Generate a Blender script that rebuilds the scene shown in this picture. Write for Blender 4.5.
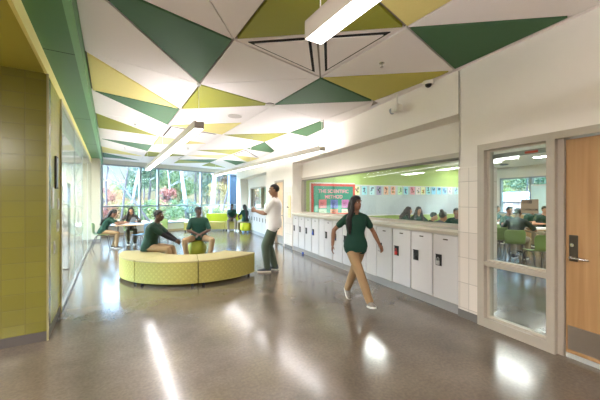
import bpy, bmesh, math, random
from mathutils import Vector, Matrix
import mathutils
random.seed(7)
for _o in list(bpy.data.objects):
    bpy.data.objects.remove(_o)
SC = bpy.context.scene
COL = SC.collection
R = math.radians

# ------------------------------------------------------------------ camera, sky, sun, exposure
CAMH = 1.52
cd = bpy.data.cameras.new('camera')
cd.sensor_width = 36.0
cd.lens = 36.0 * 308 / 600
cd.clip_start = 0.02
cd.clip_end = 400
cam = bpy.data.objects.new('camera', cd)
COL.objects.link(cam)
cam.location = (0, 0, CAMH)
cam.rotation_euler = (R(90), 0, R(-31.67))
SC.camera = cam

SUN_EL, SKY_STR, SUN_STR = 38, 0.036, 1.0
wd = bpy.data.worlds.new('sky')
SC.world = wd
wd.use_nodes = True
nt = wd.node_tree
nt.nodes.clear()
wo = nt.nodes.new('ShaderNodeOutputWorld')
bg = nt.nodes.new('ShaderNodeBackground')
sky = nt.nodes.new('ShaderNodeTexSky')
sky.sky_type = 'NISHITA'
sky.sun_disc = False
sky.sun_elevation = R(SUN_EL)
sky.sun_rotation = R(205)
sky.air_density = 1.0
sky.dust_density = 0.6
sky.ozone_density = 1.6
tc = nt.nodes.new('ShaderNodeTexCoord')
mp = nt.nodes.new('ShaderNodeMapping')
mp.inputs['Scale'].default_value = (2.2, 2.2, 6.0)
cn = nt.nodes.new('ShaderNodeTexNoise')
cn.inputs['Scale'].default_value = 1.6
cn.inputs['Detail'].default_value = 7
cr = nt.nodes.new('ShaderNodeValToRGB')
cr.color_ramp.elements[0].position = 0.46
cr.color_ramp.elements[0].color = (0, 0, 0, 1)
cr.color_ramp.elements[1].position = 0.68
cr.color_ramp.elements[1].color = (1, 1, 1, 1)
mx = nt.nodes.new('ShaderNodeMixRGB')
mx.inputs['Color2'].default_value = (2.3, 2.7, 3.1, 1)
nt.links.new(tc.outputs['Generated'], mp.inputs['Vector'])
nt.links.new(mp.outputs['Vector'], cn.inputs['Vector'])
nt.links.new(cn.outputs['Fac'], cr.inputs['Fac'])
nt.links.new(cr.outputs['Color'], mx.inputs['Fac'])
nt.links.new(sky.outputs['Color'], mx.inputs['Color1'])
sp_ = nt.nodes.new('ShaderNodeSeparateXYZ')          # dome boosted overhead, out of view, to send more daylight indoors
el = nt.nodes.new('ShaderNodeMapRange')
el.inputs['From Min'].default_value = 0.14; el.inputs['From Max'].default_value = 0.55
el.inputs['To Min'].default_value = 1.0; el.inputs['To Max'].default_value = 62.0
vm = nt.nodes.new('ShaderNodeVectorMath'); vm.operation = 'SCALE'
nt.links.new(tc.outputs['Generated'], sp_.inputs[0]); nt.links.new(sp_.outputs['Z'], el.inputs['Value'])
wx = nt.nodes.new('ShaderNodeMapRange')              # and boosted towards the small room side to light the corridor
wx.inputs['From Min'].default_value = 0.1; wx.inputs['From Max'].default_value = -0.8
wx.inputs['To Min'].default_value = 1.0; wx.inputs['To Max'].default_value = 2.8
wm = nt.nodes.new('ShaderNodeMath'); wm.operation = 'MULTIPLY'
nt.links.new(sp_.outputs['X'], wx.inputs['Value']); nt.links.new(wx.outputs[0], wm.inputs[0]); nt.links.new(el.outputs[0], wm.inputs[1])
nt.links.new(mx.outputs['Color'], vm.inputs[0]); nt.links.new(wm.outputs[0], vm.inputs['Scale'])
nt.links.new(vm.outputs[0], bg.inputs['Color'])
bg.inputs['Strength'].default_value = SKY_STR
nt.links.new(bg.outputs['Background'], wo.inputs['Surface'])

sl = bpy.data.lights.new('sun', 'SUN')
sl.energy = SUN_STR
sl.angle = R(1.5)
sl.color = (1.0, 0.95, 0.86)
sun = bpy.data.objects.new('sun', sl)
COL.objects.link(sun)
sun.rotation_euler = Vector((0.35, 0.75, -0.62)).to_track_quat('-Z', 'Y').to_euler()

LAMP = 5.4           # pendant lamps, downward
UPFILL = 25.0        # uplight strips added on the pendants to brighten the ceiling
ROOMLAMP = 14.0      # classroom troffers
SC.view_settings.view_transform = 'Standard'
SC.view_settings.look = 'None'
SC.view_settings.gamma = 1
SC.view_settings.use_curve_mapping = False
SC.view_settings.exposure = 2.22
try:
    SC.cycles.use_denoising = True
    SC.cycles.max_bounces = 10
    SC.cycles.transparent_max_bounces = 24
    SC.cycles.sample_clamp_indirect = 6
    SC.cycles.caustics_reflective = False
    SC.cycles.caustics_refractive = False
except Exception:
    pass

# ------------------------------------------------------------------ geometry of the place
FPX = 308.0
RV = Vector((math.cos(R(31.67)), -math.sin(R(31.67)), 0))
FV = Vector((math.sin(R(31.67)), math.cos(R(31.67)), 0))
def at(px, py, h=0.0):
    z = FPX * (CAMH - h) / (py - 200.0)
    p = RV * ((px - 300) / FPX * z) + FV * z
    return Vector((p.x, p.y, h))
def atz(px, z, h=0.0):
    p = RV * ((px - 300) / FPX * z) + FV * z
    return Vector((p.x, p.y, h))
RA = -math.atan2(.1447, .9895)                 # the locker wall is turned 8.3 degrees
RO = Vector((3.905, 2.35, 0))
RT = Vector((.9895, -.1447, 0)); RS = Vector((.1447, .9895, 0))
def RW(t, s, z=0.0):
    p = RO + RT * t + RS * s
    return Vector((p.x, p.y, z))
def ray(px):
    return RV * ((px - 300) / FPX) + FV
def s_on(px, t=0.0):
    d = ray(px); k = (RO.dot(RT) + t) / d.dot(RT)
    return (d * k - RO).dot(RS)
def t_on(px, s):
    d = ray(px); k = (RO.dot(RS) + s) / d.dot(RS)
    return (d * k - RO).dot(RT)
def h_s(px, py, t=0.0):
    d = ray(px); k = (RO.dot(RT) + t) / d.dot(RT)
    return CAMH - (py - 200) * k / FPX
def h_e(px, py, s):
    d = ray(px); k = (RO.dot(RS) + s) / d.dot(RS)
    return CAMH - (py - 200) * k / FPX
W0 = Vector((-.32, 15.27, 0)); WA = math.atan2(.309, .951)
WU = Vector((.951, .309, 0)); WN = Vector((-.309, .951, 0))
def WW(u, n, z=0.0):
    p = W0 + WU * u + WN * n
    return Vector((p.x, p.y, z))
CEIL = 3.23

# ------------------------------------------------------------------ materials
def lin(c):
    return tuple(((v / 255) / 12.92 if v / 255 <= .04045 else (((v / 255) + .055) / 1.055) ** 2.4) for v in c)
MATS = {}
def mat(name, rgb, rough=.5, metal=0.0, var=.05, scale=12.0, bump=0.0, spec=.5, bscale=None, coat=0.0):
    if name in MATS: return MATS[name]
    m = bpy.data.materials.new(name); m.use_nodes = True
    n = m.node_tree; b = n.nodes['Principled BSDF']
    c = lin(rgb)
    tx = n.nodes.new('ShaderNodeTexCoord')
    ns = n.nodes.new('ShaderNodeTexNoise'); ns.inputs['Scale'].default_value = scale; ns.inputs['Detail'].default_value = 4
    mi = n.nodes.new('ShaderNodeMixRGB')
    mi.inputs['Color1'].default_value = tuple(max(0, v * (1 - var)) for v in c) + (1,)
    mi.inputs['Color2'].default_value = tuple(min(1, v * (1 + var)) for v in c) + (1,)
    n.links.new(tx.outputs['Object'], ns.inputs['Vector'])
    n.links.new(ns.outputs['Fac'], mi.inputs['Fac'])
    n.links.new(mi.outputs['Color'], b.inputs['Base Color'])
    b.inputs['Roughness'].default_value = rough
    b.inputs['Metallic'].default_value = metal
    b.inputs['Specular IOR Level'].default_value = spec
    if coat: b.inputs['Coat Weight'].default_value = coat
    if bump:
        n2 = n.nodes.new('ShaderNodeTexNoise'); n2.inputs['Scale'].default_value = bscale or scale * 3; n2.inputs['Detail'].default_value = 5
        n.links.new(tx.outputs['Object'], n2.inputs['Vector'])
        bp = n.nodes.new('ShaderNodeBump'); bp.inputs['Strength'].default_value = bump; bp.inputs['Distance'].default_value = .02
        n.links.new(n2.outputs['Fac'], bp.inputs['Height']); n.links.new(bp.outputs['Normal'], b.inputs['Normal'])
    MATS[name] = m
    return m
def emat(name, rgb, strength):
    m = bpy.data.materials.new(name); m.use_nodes = True
    n = m.node_tree; n.nodes.clear()
    o = n.nodes.new('ShaderNodeOutputMaterial'); e = n.nodes.new('ShaderNodeEmission')
    e.inputs['Color'].default_value = lin(rgb) + (1,); e.inputs['Strength'].default_value = strength
    n.links.new(e.outputs[0], o.inputs[0]); MATS[name] = m
    return m
def glass(name, tint=(245, 250, 248), ior=1.45, boost=1.0):
    m = bpy.data.materials.new(name); m.use_nodes = True
    n = m.node_tree; n.nodes.clear()
    o = n.nodes.new('ShaderNodeOutputMaterial'); t = n.nodes.new('ShaderNodeBsdfTransparent'); g = n.nodes.new('ShaderNodeBsdfGlossy')
    g.inputs['Roughness'].default_value = 0.01
    t.inputs['Color'].default_value = lin(tint) + (1,)
    fr = n.nodes.new('ShaderNodeFresnel')
    geo = n.nodes.new('ShaderNodeNewGeometry')
    mr = n.nodes.new('ShaderNodeMapRange'); mr.inputs['To Min'].default_value = ior; mr.inputs['To Max'].default_value = 1 / ior
    n.links.new(geo.outputs['Backfacing'], mr.inputs['Value']); n.links.new(mr.outputs[0], fr.inputs['IOR'])
    ml = n.nodes.new('ShaderNodeMath'); ml.operation = 'MULTIPLY'; ml.inputs[1].default_value = boost; ml.use_clamp = True
    n.links.new(fr.outputs[0], ml.inputs[0])
    # panes are single sheets: same reflectance from both sides
    mx = n.nodes.new('ShaderNodeMixShader')
    n.links.new(ml.outputs[0], mx.inputs[0]); n.links.new(t.outputs[0], mx.inputs[1]); n.links.new(g.outputs[0], mx.inputs[2])
    n.links.new(mx.outputs[0], o.inputs[0]); MATS[name] = m
    return m
def tilemat(name, rgb, grout, bw, rh, rough=.12, mortar=.006, off=(0, 0), spec=.5, var=.06):
    m = bpy.data.materials.new(name); m.use_nodes = True
    n = m.node_tree; b = n.nodes['Principled BSDF']
    uv = n.nodes.new('ShaderNodeUVMap'); mp = n.nodes.new('ShaderNodeMapping')
    mp.inputs['Location'].default_value = (off[0], off[1], 0)
    br = n.nodes.new('ShaderNodeTexBrick'); br.offset = 0; br.squash = 1
    br.inputs['Scale'].default_value = 1; br.inputs['Brick Width'].default_value = bw; br.inputs['Row Height'].default_value = rh
    br.inputs['Mortar Size'].default_value = mortar; br.inputs['Mortar Smooth'].default_value = .3; br.inputs['Bias'].default_value = 0
    c = lin(rgb)
    br.inputs['Color1'].default_value = tuple(v * (1 - var) for v in c) + (1,)
    br.inputs['Color2'].default_value = tuple(min(1, v * (1 + var)) for v in c) + (1,)
    br.inputs['Mortar'].default_value = lin(grout) + (1,)
    n.links.new(uv.outputs[0], mp.inputs[0]); n.links.new(mp.outputs[0], br.inputs['Vector'])
    n.links.new(br.outputs['Color'], b.inputs['Base Color'])
    b.inputs['Roughness'].default_value = rough; b.inputs['Specular IOR Level'].default_value = spec
    iv = n.nodes.new('ShaderNodeMath'); iv.operation = 'SUBTRACT'; iv.inputs[0].default_value = 1
    n.links.new(br.outputs['Fac'], iv.inputs[1])
    bp = n.nodes.new('ShaderNodeBump'); bp.inputs['Strength'].default_value = .5; bp.inputs['Distance'].default_value = .004
    n.links.new(iv.outputs[0], bp.inputs['Height']); n.links.new(bp.outputs['Normal'], b.inputs['Normal'])
    MATS[name] = m
    return m

def floor_mat():
    m = bpy.data.materials.new('polished_concrete'); m.use_nodes = True
    n = m.node_tree; b = n.nodes['Principled BSDF']
    tx = n.nodes.new('ShaderNodeTexCoord')
    a = n.nodes.new('ShaderNodeTexNoise'); a.inputs['Scale'].default_value = .9; a.inputs['Detail'].default_value = 6; a.inputs['Roughness'].default_value = .62
    c = n.nodes.new('ShaderNodeTexNoise'); c.inputs['Scale'].default_value = 38; c.inputs['Detail'].default_value = 5
    v = n.nodes.new('ShaderNodeTexVoronoi'); v.inputs['Scale'].default_value = 55
    for q in (a, c, v): n.links.new(tx.outputs['Object'], q.inputs['Vector'])
    r1 = n.nodes.new('ShaderNodeValToRGB')
    r1.color_ramp.elements[0].position = .3; r1.color_ramp.elements[0].color = lin((94, 84, 73)) + (1,)
    r1.color_ramp.elements[1].position = .72; r1.color_ramp.elements[1].color = lin((124, 112, 99)) + (1,)
    n.links.new(a.outputs['Fac'], r1.inputs['Fac'])
    r2 = n.nodes.new('ShaderNodeValToRGB')
    r2.color_ramp.elements[0].position = .36; r2.color_ramp.elements[0].color = (.86, .86, .86, 1)
    r2.color_ramp.elements[1].position = .66; r2.color_ramp.elements[1].color = (1.06, 1.05, 1.03, 1)
    n.links.new(c.outputs['Fac'], r2.inputs['Fac'])
    mu = n.nodes.new('ShaderNodeMixRGB'); mu.blend_type = 'MULTIPLY'; mu.inputs['Fac'].default_value = 1
    n.links.new(r1.outputs['Color'], mu.inputs['Color1']); n.links.new(r2.outputs['Color'], mu.inputs['Color2'])
    r3 = n.nodes.new('ShaderNodeValToRGB')
    r3.color_ramp.elements[0].position = .0; r3.color_ramp.elements[0].color = (1.3, 1.25, 1.15, 1)
    r3.color_ramp.elements[1].position = .16; r3.color_ramp.elements[1].color = (1, 1, 1, 1)
    n.links.new(v.outputs['Distance'], r3.inputs['Fac'])
    mu2 = n.nodes.new('ShaderNodeMixRGB'); mu2.blend_type = 'MULTIPLY'; mu2.inputs['Fac'].default_value = .12
    n.links.new(mu.outputs['Color'], mu2.inputs['Color1']); n.links.new(r3.outputs['Color'], mu2.inputs['Color2'])
    n.links.new(mu2.outputs['Color'], b.inputs['Base Color'])
    rr = n.nodes.new('ShaderNodeMapRange'); rr.inputs['To Min'].default_value = .13; rr.inputs['To Max'].default_value = .21
    n.links.new(a.outputs['Fac'], rr.inputs['Value']); n.links.new(rr.outputs[0], b.inputs['Roughness'])
    b.inputs['Specular IOR Level'].default_value = .62
    b.inputs['IOR'].default_value = 1.55
    b.inputs['Coat Weight'].default_value = .12; b.inputs['Coat Roughness'].default_value = .14
    MATS['floor'] = m
    return m
def wood_mat(name, c1, c2, rough=.35, sc=(9, 9, .7)):
    m = bpy.data.materials.new(name); m.use_nodes = True
    n = m.node_tree; b = n.nodes['Principled BSDF']
    tx = n.nodes.new('ShaderNodeTexCoord'); mp = n.nodes.new('ShaderNodeMapping'); mp.inputs['Scale'].default_value = sc
    ns = n.nodes.new('ShaderNodeTexNoise'); ns.inputs['Scale'].default_value = 2.2; ns.inputs['Detail'].default_value = 8; ns.inputs['Distortion'].default_value = .6
    n.links.new(tx.outputs['Object'], mp.inputs[0]); n.links.new(mp.outputs[0], ns.inputs['Vector'])
    r = n.nodes.new('ShaderNodeValToRGB')
    r.color_ramp.elements[0].position = .3; r.color_ramp.elements[0].color = lin(c1) + (1,)
    r.color_ramp.elements[1].position = .7; r.color_ramp.elements[1].color = lin(c2) + (1,)
    n.links.new(ns.outputs['Fac'], r.inputs['Fac']); n.links.new(r.outputs['Color'], b.inputs['Base Color'])
    b.inputs['Roughness'].default_value = rough
    MATS[name] = m
    return m
def pattern_mat(name, base, dark, light, sc):
    """woven upholstery: a lattice of linked rings on UV metres"""
    m = bpy.data.materials.new(name); m.use_nodes = True
    n = m.node_tree; b = n.nodes['Principled BSDF']
    uv = n.nodes.new('ShaderNodeUVMap'); mp = n.nodes.new('ShaderNodeMapping')
    mp.inputs['Rotation'].default_value = (0, 0, R(45)); mp.inputs['Scale'].default_value = (sc, sc, 1)
    vo = n.nodes.new('ShaderNodeTexVoronoi'); vo.voronoi_dimensions = '2D'; vo.inputs['Scale'].default_value = 1; vo.inputs['Randomness'].default_value = 0
    n.links.new(uv.outputs[0], mp.inputs[0]); n.links.new(mp.outputs[0], vo.inputs['Vector'])
    r = n.nodes.new('ShaderNodeValToRGB'); r.color_ramp.interpolation = 'LINEAR'
    e = r.color_ramp.elements
    e[0].position = 0; e[0].color = lin(dark) + (1,)
    e[1].position = .11; e[1].color = lin(dark) + (1,)
    for p, c in ((.15, base), (.28, base), (.32, dark), (.40, dark), (.44, base), (.62, base)):
        k = e.new(p); k.color = lin(c) + (1,)
    n.links.new(vo.outputs['Distance'], r.inputs['Fac'])
    ns = n.nodes.new('ShaderNodeTexNoise'); ns.inputs['Scale'].default_value = 2.4
    n.links.new(mp.outputs[0], ns.inputs['Vector'])
    th = n.nodes.new('ShaderNodeMath'); th.operation = 'GREATER_THAN'; th.inputs[1].default_value = .36
    n.links.new(ns.outputs['Fac'], th.inputs[0])
    mi = n.nodes.new('ShaderNodeMixRGB'); mi.inputs['Color1'].default_value = lin(light) + (1,)
    n.links.new(th.outputs[0], mi.inputs['Fac']); n.links.new(r.outputs['Color'], mi.inputs['Color2'])
    n.links.new(mi.outputs['Color'], b.inputs['Base Color'])
    b.inputs['Roughness'].default_value = .75
    MATS[name] = m
    return m

M_FLOOR = floor_mat()
M_WHITE = mat('white_paint', (232, 225, 217), .6, var=.015)
M_CEIL = mat('ceiling_white', (240, 234, 232), .8, var=.012, scale=60, bump=.02)
M_GAP = mat('ceiling_gap', (150, 142, 132), .9)
M_CREAM = mat('cream_paint', (188, 186, 168), .6, var=.015)
M_OLIVEC = mat('olive_paint', (176, 168, 66), .5, var=.02)
M_YELLOWEDGE = mat('yellow_paint', (236, 226, 140), .5, var=.02)
M_GREENP = mat('green_paint', (70, 126, 70), .45, var=.02)
M_PGREEN = mat('panel_green', (64, 106, 68), .7, var=.04, scale=50)
M_POLIVE = mat('panel_olive', (146, 148, 44), .7, var=.04, scale=50)
M_PYEL = mat('panel_yellow', (228, 214, 136), .7, var=.04, scale=50)
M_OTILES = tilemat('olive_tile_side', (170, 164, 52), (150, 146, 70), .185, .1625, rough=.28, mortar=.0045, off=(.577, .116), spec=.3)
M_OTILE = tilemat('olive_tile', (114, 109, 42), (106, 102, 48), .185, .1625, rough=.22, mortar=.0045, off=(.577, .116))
M_WTILE = tilemat('white_tile', (222, 212, 202), (178, 168, 158), .13, .325, rough=.3, mortar=.004, off=(.024, .325 - .129))
M_BASEB = mat('grey_vinyl', (112, 108, 104), .5)
M_BASEL = mat('pale_grey_vinyl', (150, 148, 146), .5)
M_FRAME = mat('frame_taupe', (176, 166, 152), .4)
M_ALU = mat('mullion_grey', (142, 152, 160), .4, metal=.2)
M_ALUB = mat('mullion_blue', (120, 144, 168), .4, metal=.1)
M_DARK = mat('black', (22, 22, 22), .5)
M_SLOT = mat('slot_black', (14, 14, 14), .8)
M_LOCK = mat('locker_white', (202, 199, 198), .35, var=.015)
M_LOCKB = mat('locker_body', (186, 180, 172), .5)
M_COUNT = mat('counter_stone', (206, 200, 188), .3, var=.08, scale=60)
M_COUNTE = mat('counter_edge', (178, 168, 150), .35)
M_CHROME = mat('chrome', (200, 198, 192), .25, metal=1)
M_BRONZE = mat('bronze', (92, 84, 74), .35, metal=.8)
M_STEEL = mat('brushed_steel', (170, 158, 148), .35, metal=.85, scale=6, var=.15)
M_DOOR = wood_mat('maple', (166, 126, 84), (184, 146, 102), .4, sc=(9, 9, .5))
M_DOORF = wood_mat('pale_maple', (216, 184, 142), (226, 198, 160), .4, sc=(9, 9, .5))
M_TABLE = wood_mat('table_edge', (200, 160, 110), (214, 178, 130), .4, sc=(2, 8, 8))
M_TTOP = mat('table_top', (226, 222, 216), .25)
M_LAMP = emat('lamp_white', (255, 250, 250), LAMP)
M_UPFILL = emat('fill_uplight_glow', (255, 249, 250), UPFILL)
M_TROFF = emat('troffer_white', (255, 252, 250), ROOMLAMP)
M_SOFFILL = emat('soffit_fill_lamp', (255, 249, 246), 25.0)  # glow of the unseen fill lamps added in the olive soffit
M_SMALLFILL = emat('small_room_fill', (255, 251, 250), 22.0)  # glow of the fill lamps added behind the partition
M_FIXT = mat('fixture_grey', (214, 206, 198), .4)
M_FIXTE = mat('fixture_end', (176, 168, 158), .4)
M_WIRE = mat('wire', (222, 220, 216), .3, metal=.5)
M_PLASTIC = mat('white_plastic', (232, 228, 222), .35)
M_GREYP = mat('grey_plastic', (150, 148, 146), .4)
M_RED = mat('red', (204, 44, 40), .4)
M_BLUE = mat('blue', (38, 82, 190), .4)
M_CHAIR = mat('chair_green', (136, 164, 98), .4, var=.03)
M_CHAIRB = mat('chair_blue', (128, 172, 206), .4, var=.03)
M_LEG = mat('chair_leg', (96, 92, 92), .3, metal=.7)
M_BENCH = pattern_mat('bench_weave', (190, 178, 96), (160, 150, 76), (180, 168, 90), 15.0)
M_BTOP = mat('bench_top', (168, 154, 104), .7, var=.08, scale=40)
M_SOFA = mat('sofa_lime', (182, 192, 30), .6, var=.04)
M_BALL = mat('ball_green', (132, 138, 26), .5, var=.04)
M_GLASS = glass('clear_glass', boost=.8)
M_GLASSL = glass('partition_glass', ior=1.5, boost=.5)
M_GREENW = mat('class_green_wall', (176, 198, 112), .6, var=.02)
M_WBOARD = mat('whiteboard', (196, 206, 210), .25, var=.02)
M_TEAL = mat('teal_board', (44, 146, 118), .8, var=.05)
M_REDB = mat('red_border', (222, 70, 52), .7)
M_PINKL = mat('pink_letters', (238, 150, 170), .7)
M_SIGN = mat('sign_taupe', (158, 144, 122), .5)
M_TXT = mat('sign_text', (52, 46, 40), .5)
M_SHADE = mat('roller_shade', (206, 232, 232), .8)
M_BARK = mat('bark', (42, 41, 46), .9, var=.25, scale=8, bump=.4)
M_BIRCH = mat('birch', (92, 96, 104), .8, var=.2, scale=6, bump=.3)
M_SOIL = mat('leaf_litter', (96, 92, 58), .95, var=.35, scale=1.5)
M_SIDING = mat('house_siding', (86, 70, 72), .7)
M_ROOF = mat('house_roof', (104, 118, 142), .7)
# ------------------------------------------------------------------ mesh helpers
class MB:
    def __init__(s): s.v = []; s.f = []; s.m = []
    def add(s, vs, fs, mi=0):
        b = len(s.v); s.v += [tuple(v) for v in vs]
        for f in fs: s.f.append([b + i for i in f]); s.m.append(mi)
        return s
    def box(s, x0, x1, y0, y1, z0, z1, mi=0, M=None):
        x0, x1 = min(x0, x1), max(x0, x1); y0, y1 = min(y0, y1), max(y0, y1); z0, z1 = min(z0, z1), max(z0, z1)
        vs = [Vector((x, y, z)) for z in (z0, z1) for y in (y0, y1) for x in (x0, x1)]
        if M: vs = [M @ v for v in vs]
        return s.add(vs, [(0, 2, 3, 1), (4, 5, 7, 6), (0, 1, 5, 4), (2, 6, 7, 3), (0, 4, 6, 2), (1, 3, 7, 5)], mi)
    def rbox(s, x0, x1, y0, y1, z0, z1, b, mi=0, M=None):
        """box with bevelled edges"""
        bm = bmesh.new(); bmesh.ops.create_cube(bm, size=1)
        for v in bm.verts: v.co = Vector(((x0 + x1) / 2 + v.co.x * (x1 - x0), (y0 + y1) / 2 + v.co.y * (y1 - y0), (z0 + z1) / 2 + v.co.z * (z1 - z0)))
        bmesh.ops.bevel(bm, geom=list(bm.edges), offset=b, segments=2, affect='EDGES', profile=.5)
        bm.verts.index_update()
        vs = [v.co.copy() for v in bm.verts]; fs = [[v.index for v in f.verts] for f in bm.faces]; bm.free()
        if M: vs = [M @ v for v in vs]
        return s.add(vs, fs, mi)
    def prism(s, poly, z0, z1, mi=0, M=None):
        n = len(poly)
        a = sum(poly[i][0] * poly[(i + 1) % n][1] - poly[(i + 1) % n][0] * poly[i][1] for i in range(n))
        if a < 0: poly = poly[::-1]
        vs = [Vector((p[0], p[1], z)) for z in (z0, z1) for p in poly]
        if M: vs = [M @ v for v in vs]
        fs = [tuple(range(n))[::-1], tuple(range(n, 2 * n))] + [(i, (i + 1) % n, n + (i + 1) % n, n + i) for i in range(n)]
        return s.add(vs, fs, mi)
    def rings(s, rings, cap=True, mi=0):
        n = len(rings[0]); b = len(s.v)
        for r in rings: s.v += [tuple(p) for p in r]
        for k in range(len(rings) - 1):
            for i in range(n):
                j = (i + 1) % n
                s.f.append([b + k * n + i, b + k * n + j, b + (k + 1) * n + j, b + (k + 1) * n + i]); s.m.append(mi)
        if cap:
            s.f.append([b + i for i in range(n)][::-1]); s.m.append(mi)
            s.f.append([b + (len(rings) - 1) * n + i for i in range(n)]); s.m.append(mi)
        return s
    def tube(s, pts, r, n=8, mi=0):
        pts = [Vector(p) for p in pts]
        rr = r if isinstance(r, (list, tuple)) else [r] * len(pts)
        out = []; ref = None
        for i, p in enumerate(pts):
            d = (pts[min(i + 1, len(pts) - 1)] - pts[max(i - 1, 0)]).normalized()
            if ref is None:
                ref = d.cross(Vector((0, 0, 1)))
                if ref.length < .05: ref = d.cross(Vector((1, 0, 0)))
            x = (ref - d * ref.dot(d)).normalized(); y = d.cross(x); ref = x
            out.append([p + (x * math.cos(a) + y * math.sin(a)) * rr[i] for a in [2 * math.pi * k / n for k in range(n)]])
        return s.rings(out, True, mi)
    def cyl(s, c, r, h, n=20, mi=0, r2=None, M=None):
        c = Vector(c); r2 = r if r2 is None else r2
        rg = [[c + Vector((q * math.cos(2 * math.pi * k / n), q * math.sin(2 * math.pi * k / n), z)) for k in range(n)] for q, z in ((r, 0), (r2, h))]
        if M: rg = [[M @ p for p in g] for g in rg]
        return s.rings(rg, True, mi)
    def lathe(s, prof, c=(0, 0, 0), n=24, mi=0, M=None):
        c = Vector(c)
        rg = [[c + Vector((q * math.cos(2 * math.pi * k / n), q * math.sin(2 * math.pi * k / n), z)) for k in range(n)] for q, z in prof]
        if M: rg = [[M @ p for p in g] for g in rg]
        return s.rings(rg, True, mi)
    def ell(s, c, rad, n=14, m=9, mi=0, M3=None):
        c = Vector(c); out = []
        for i in range(m + 1):
            th = math.pi * (i + (.12 if i == 0 else -.12 if i == m else 0)) / m
            g = []
            for k in range(n):
                a = 2 * math.pi * k / n
                v = Vector((rad[0] * math.sin(th) * math.cos(a), rad[1] * math.sin(th) * math.sin(a), -rad[2] * math.cos(th)))
                g.append(c + (M3 @ v if M3 else v))
            out.append(g)
        return s.rings(out, True, mi)
    def mesh(s, name, mats, smooth=False, fix=False):
        me = bpy.data.meshes.new(name)
        me.from_pydata(s.v, [], s.f)
        if not isinstance(mats, (list, tuple)): mats = [mats]
        for q in mats: me.materials.append(q)
        me.polygons.foreach_set('material_index', s.m)
        if fix:
            bm = bmesh.new(); bm.from_mesh(me); bmesh.ops.recalc_face_normals(bm, faces=bm.faces); bm.to_mesh(me); bm.free()
        uv = me.uv_layers.new(name='UVMap')
        for p in me.polygons:
            nx, ny, nz = (abs(c) for c in p.normal)
            for li in p.loop_indices:
                co = me.vertices[me.loops[li].vertex_index].co
                uv.data[li].uv = (co.x, co.y) if nz > .7 else ((co.y, co.z) if nx > ny else (co.x, co.z))
        if smooth: me.polygons.foreach_set('use_smooth', [True] * len(me.polygons))
        return me
    def build(s, name, mats, parent=None, loc=None, rotz=0, smooth=False, fix=False, uv=None):
        o = bpy.data.objects.new(name, s.mesh(name, mats, smooth, fix)); COL.objects.link(o)
        if parent: o.parent = parent
        if loc is not None: o.location = loc
        if rotz: o.rotation_euler = (0, 0, rotz)
        return o
def tag(o, label=None, cat=None, group=None, kind=None):
    if label: o['label'] = label
    if cat: o['category'] = cat
    if group: o['group'] = group
    if kind: o['kind'] = kind
    return o
def thing(name, label, cat, loc=(0, 0, 0), rotz=0, group=None):
    o = bpy.data.objects.new(name, None); COL.objects.link(o)
    o.location = loc; o.rotation_euler = (0, 0, rotz); o.empty_display_size = .1
    return tag(o, label, cat, group)
def struct(name, mb, m, loc=None, rotz=0, parent=None):
    o = mb.build(name, m, parent, loc, rotz)
    if parent is None: o['kind'] = 'structure'
    return o
def dup(root, loc, rotz, label=None, group=None):
    kids = {}
    for o in bpy.data.objects:
        if o.parent: kids.setdefault(o.parent.name, []).append(o)
    r = root.copy(); COL.objects.link(r); r.location = loc; r.rotation_euler = (0, 0, rotz)
    if label: r['label'] = label
    if group: r['group'] = group
    for ch in kids.get(root.name, []):
        c = ch.copy(); COL.objects.link(c); c.parent = r
        for g in kids.get(ch.name, []):
            d = g.copy(); COL.objects.link(d); d.parent = c
    return r

# ------------------------------------------------------------------ floor, ceiling slab
struct('floor', MB().box(-7, 16, -9, 24, -.25, 0), M_FLOOR)
NX, NY0, NDX, NDY = -.25, 4.3, 1.377, 1.4725
def node(c, k): return (NX + NDX * c, NY0 + .345 * c + NDY * k)
def clip(poly, px, py, nx, ny):
    """keep the side where (p - P) . n <= 0"""
    out = []
    for i in range(len(poly)):
        a, b = poly[i], poly[(i + 1) % len(poly)]
        da = (a[0] - px) * nx + (a[1] - py) * ny; db = (b[0] - px) * nx + (b[1] - py) * ny
        if da <= 0: out.append(a)
        if (da < 0 < db) or (db < 0 < da):
            t = da / (da - db); out.append((a[0] + (b[0] - a[0]) * t, a[1] + (b[1] - a[1]) * t))
    return out
def shrink(poly, d):
    cx = sum(p[0] for p in poly) / len(poly); cy = sum(p[1] for p in poly) / len(poly)
    n = len(poly); a = sum(poly[i][0] * poly[(i + 1) % n][1] - poly[(i + 1) % n][0] * poly[i][1] for i in range(n))
    if a < 0: poly = poly[::-1]
    out = []
    for i in range(n):
        p0, p1, p2 = Vector(poly[i - 1]), Vector(poly[i]), Vector(poly[(i + 1) % n])
        d1 = (p1 - p0).normalized(); d2 = (p2 - p1).normalized()
        n1 = Vector((-d1.y, d1.x)); n2 = Vector((-d2.y, d2.x))
        b = (n1 + n2); k = d / max(.12, (1 + n1.dot(n2)))
        q = p1 + b * k; out.append((q.x, q.y))
    return out
slab = MB()
slab.prism([(-.577, -9), (6.4, -9), tuple(WW(7.0, .1))[:2], tuple(WW(-.2, .1))[:2]], CEIL + .035, CEIL + .3)
P_G, P_O, P_Y, P_D = 'g', 'o', 'y', 'd'
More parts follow.
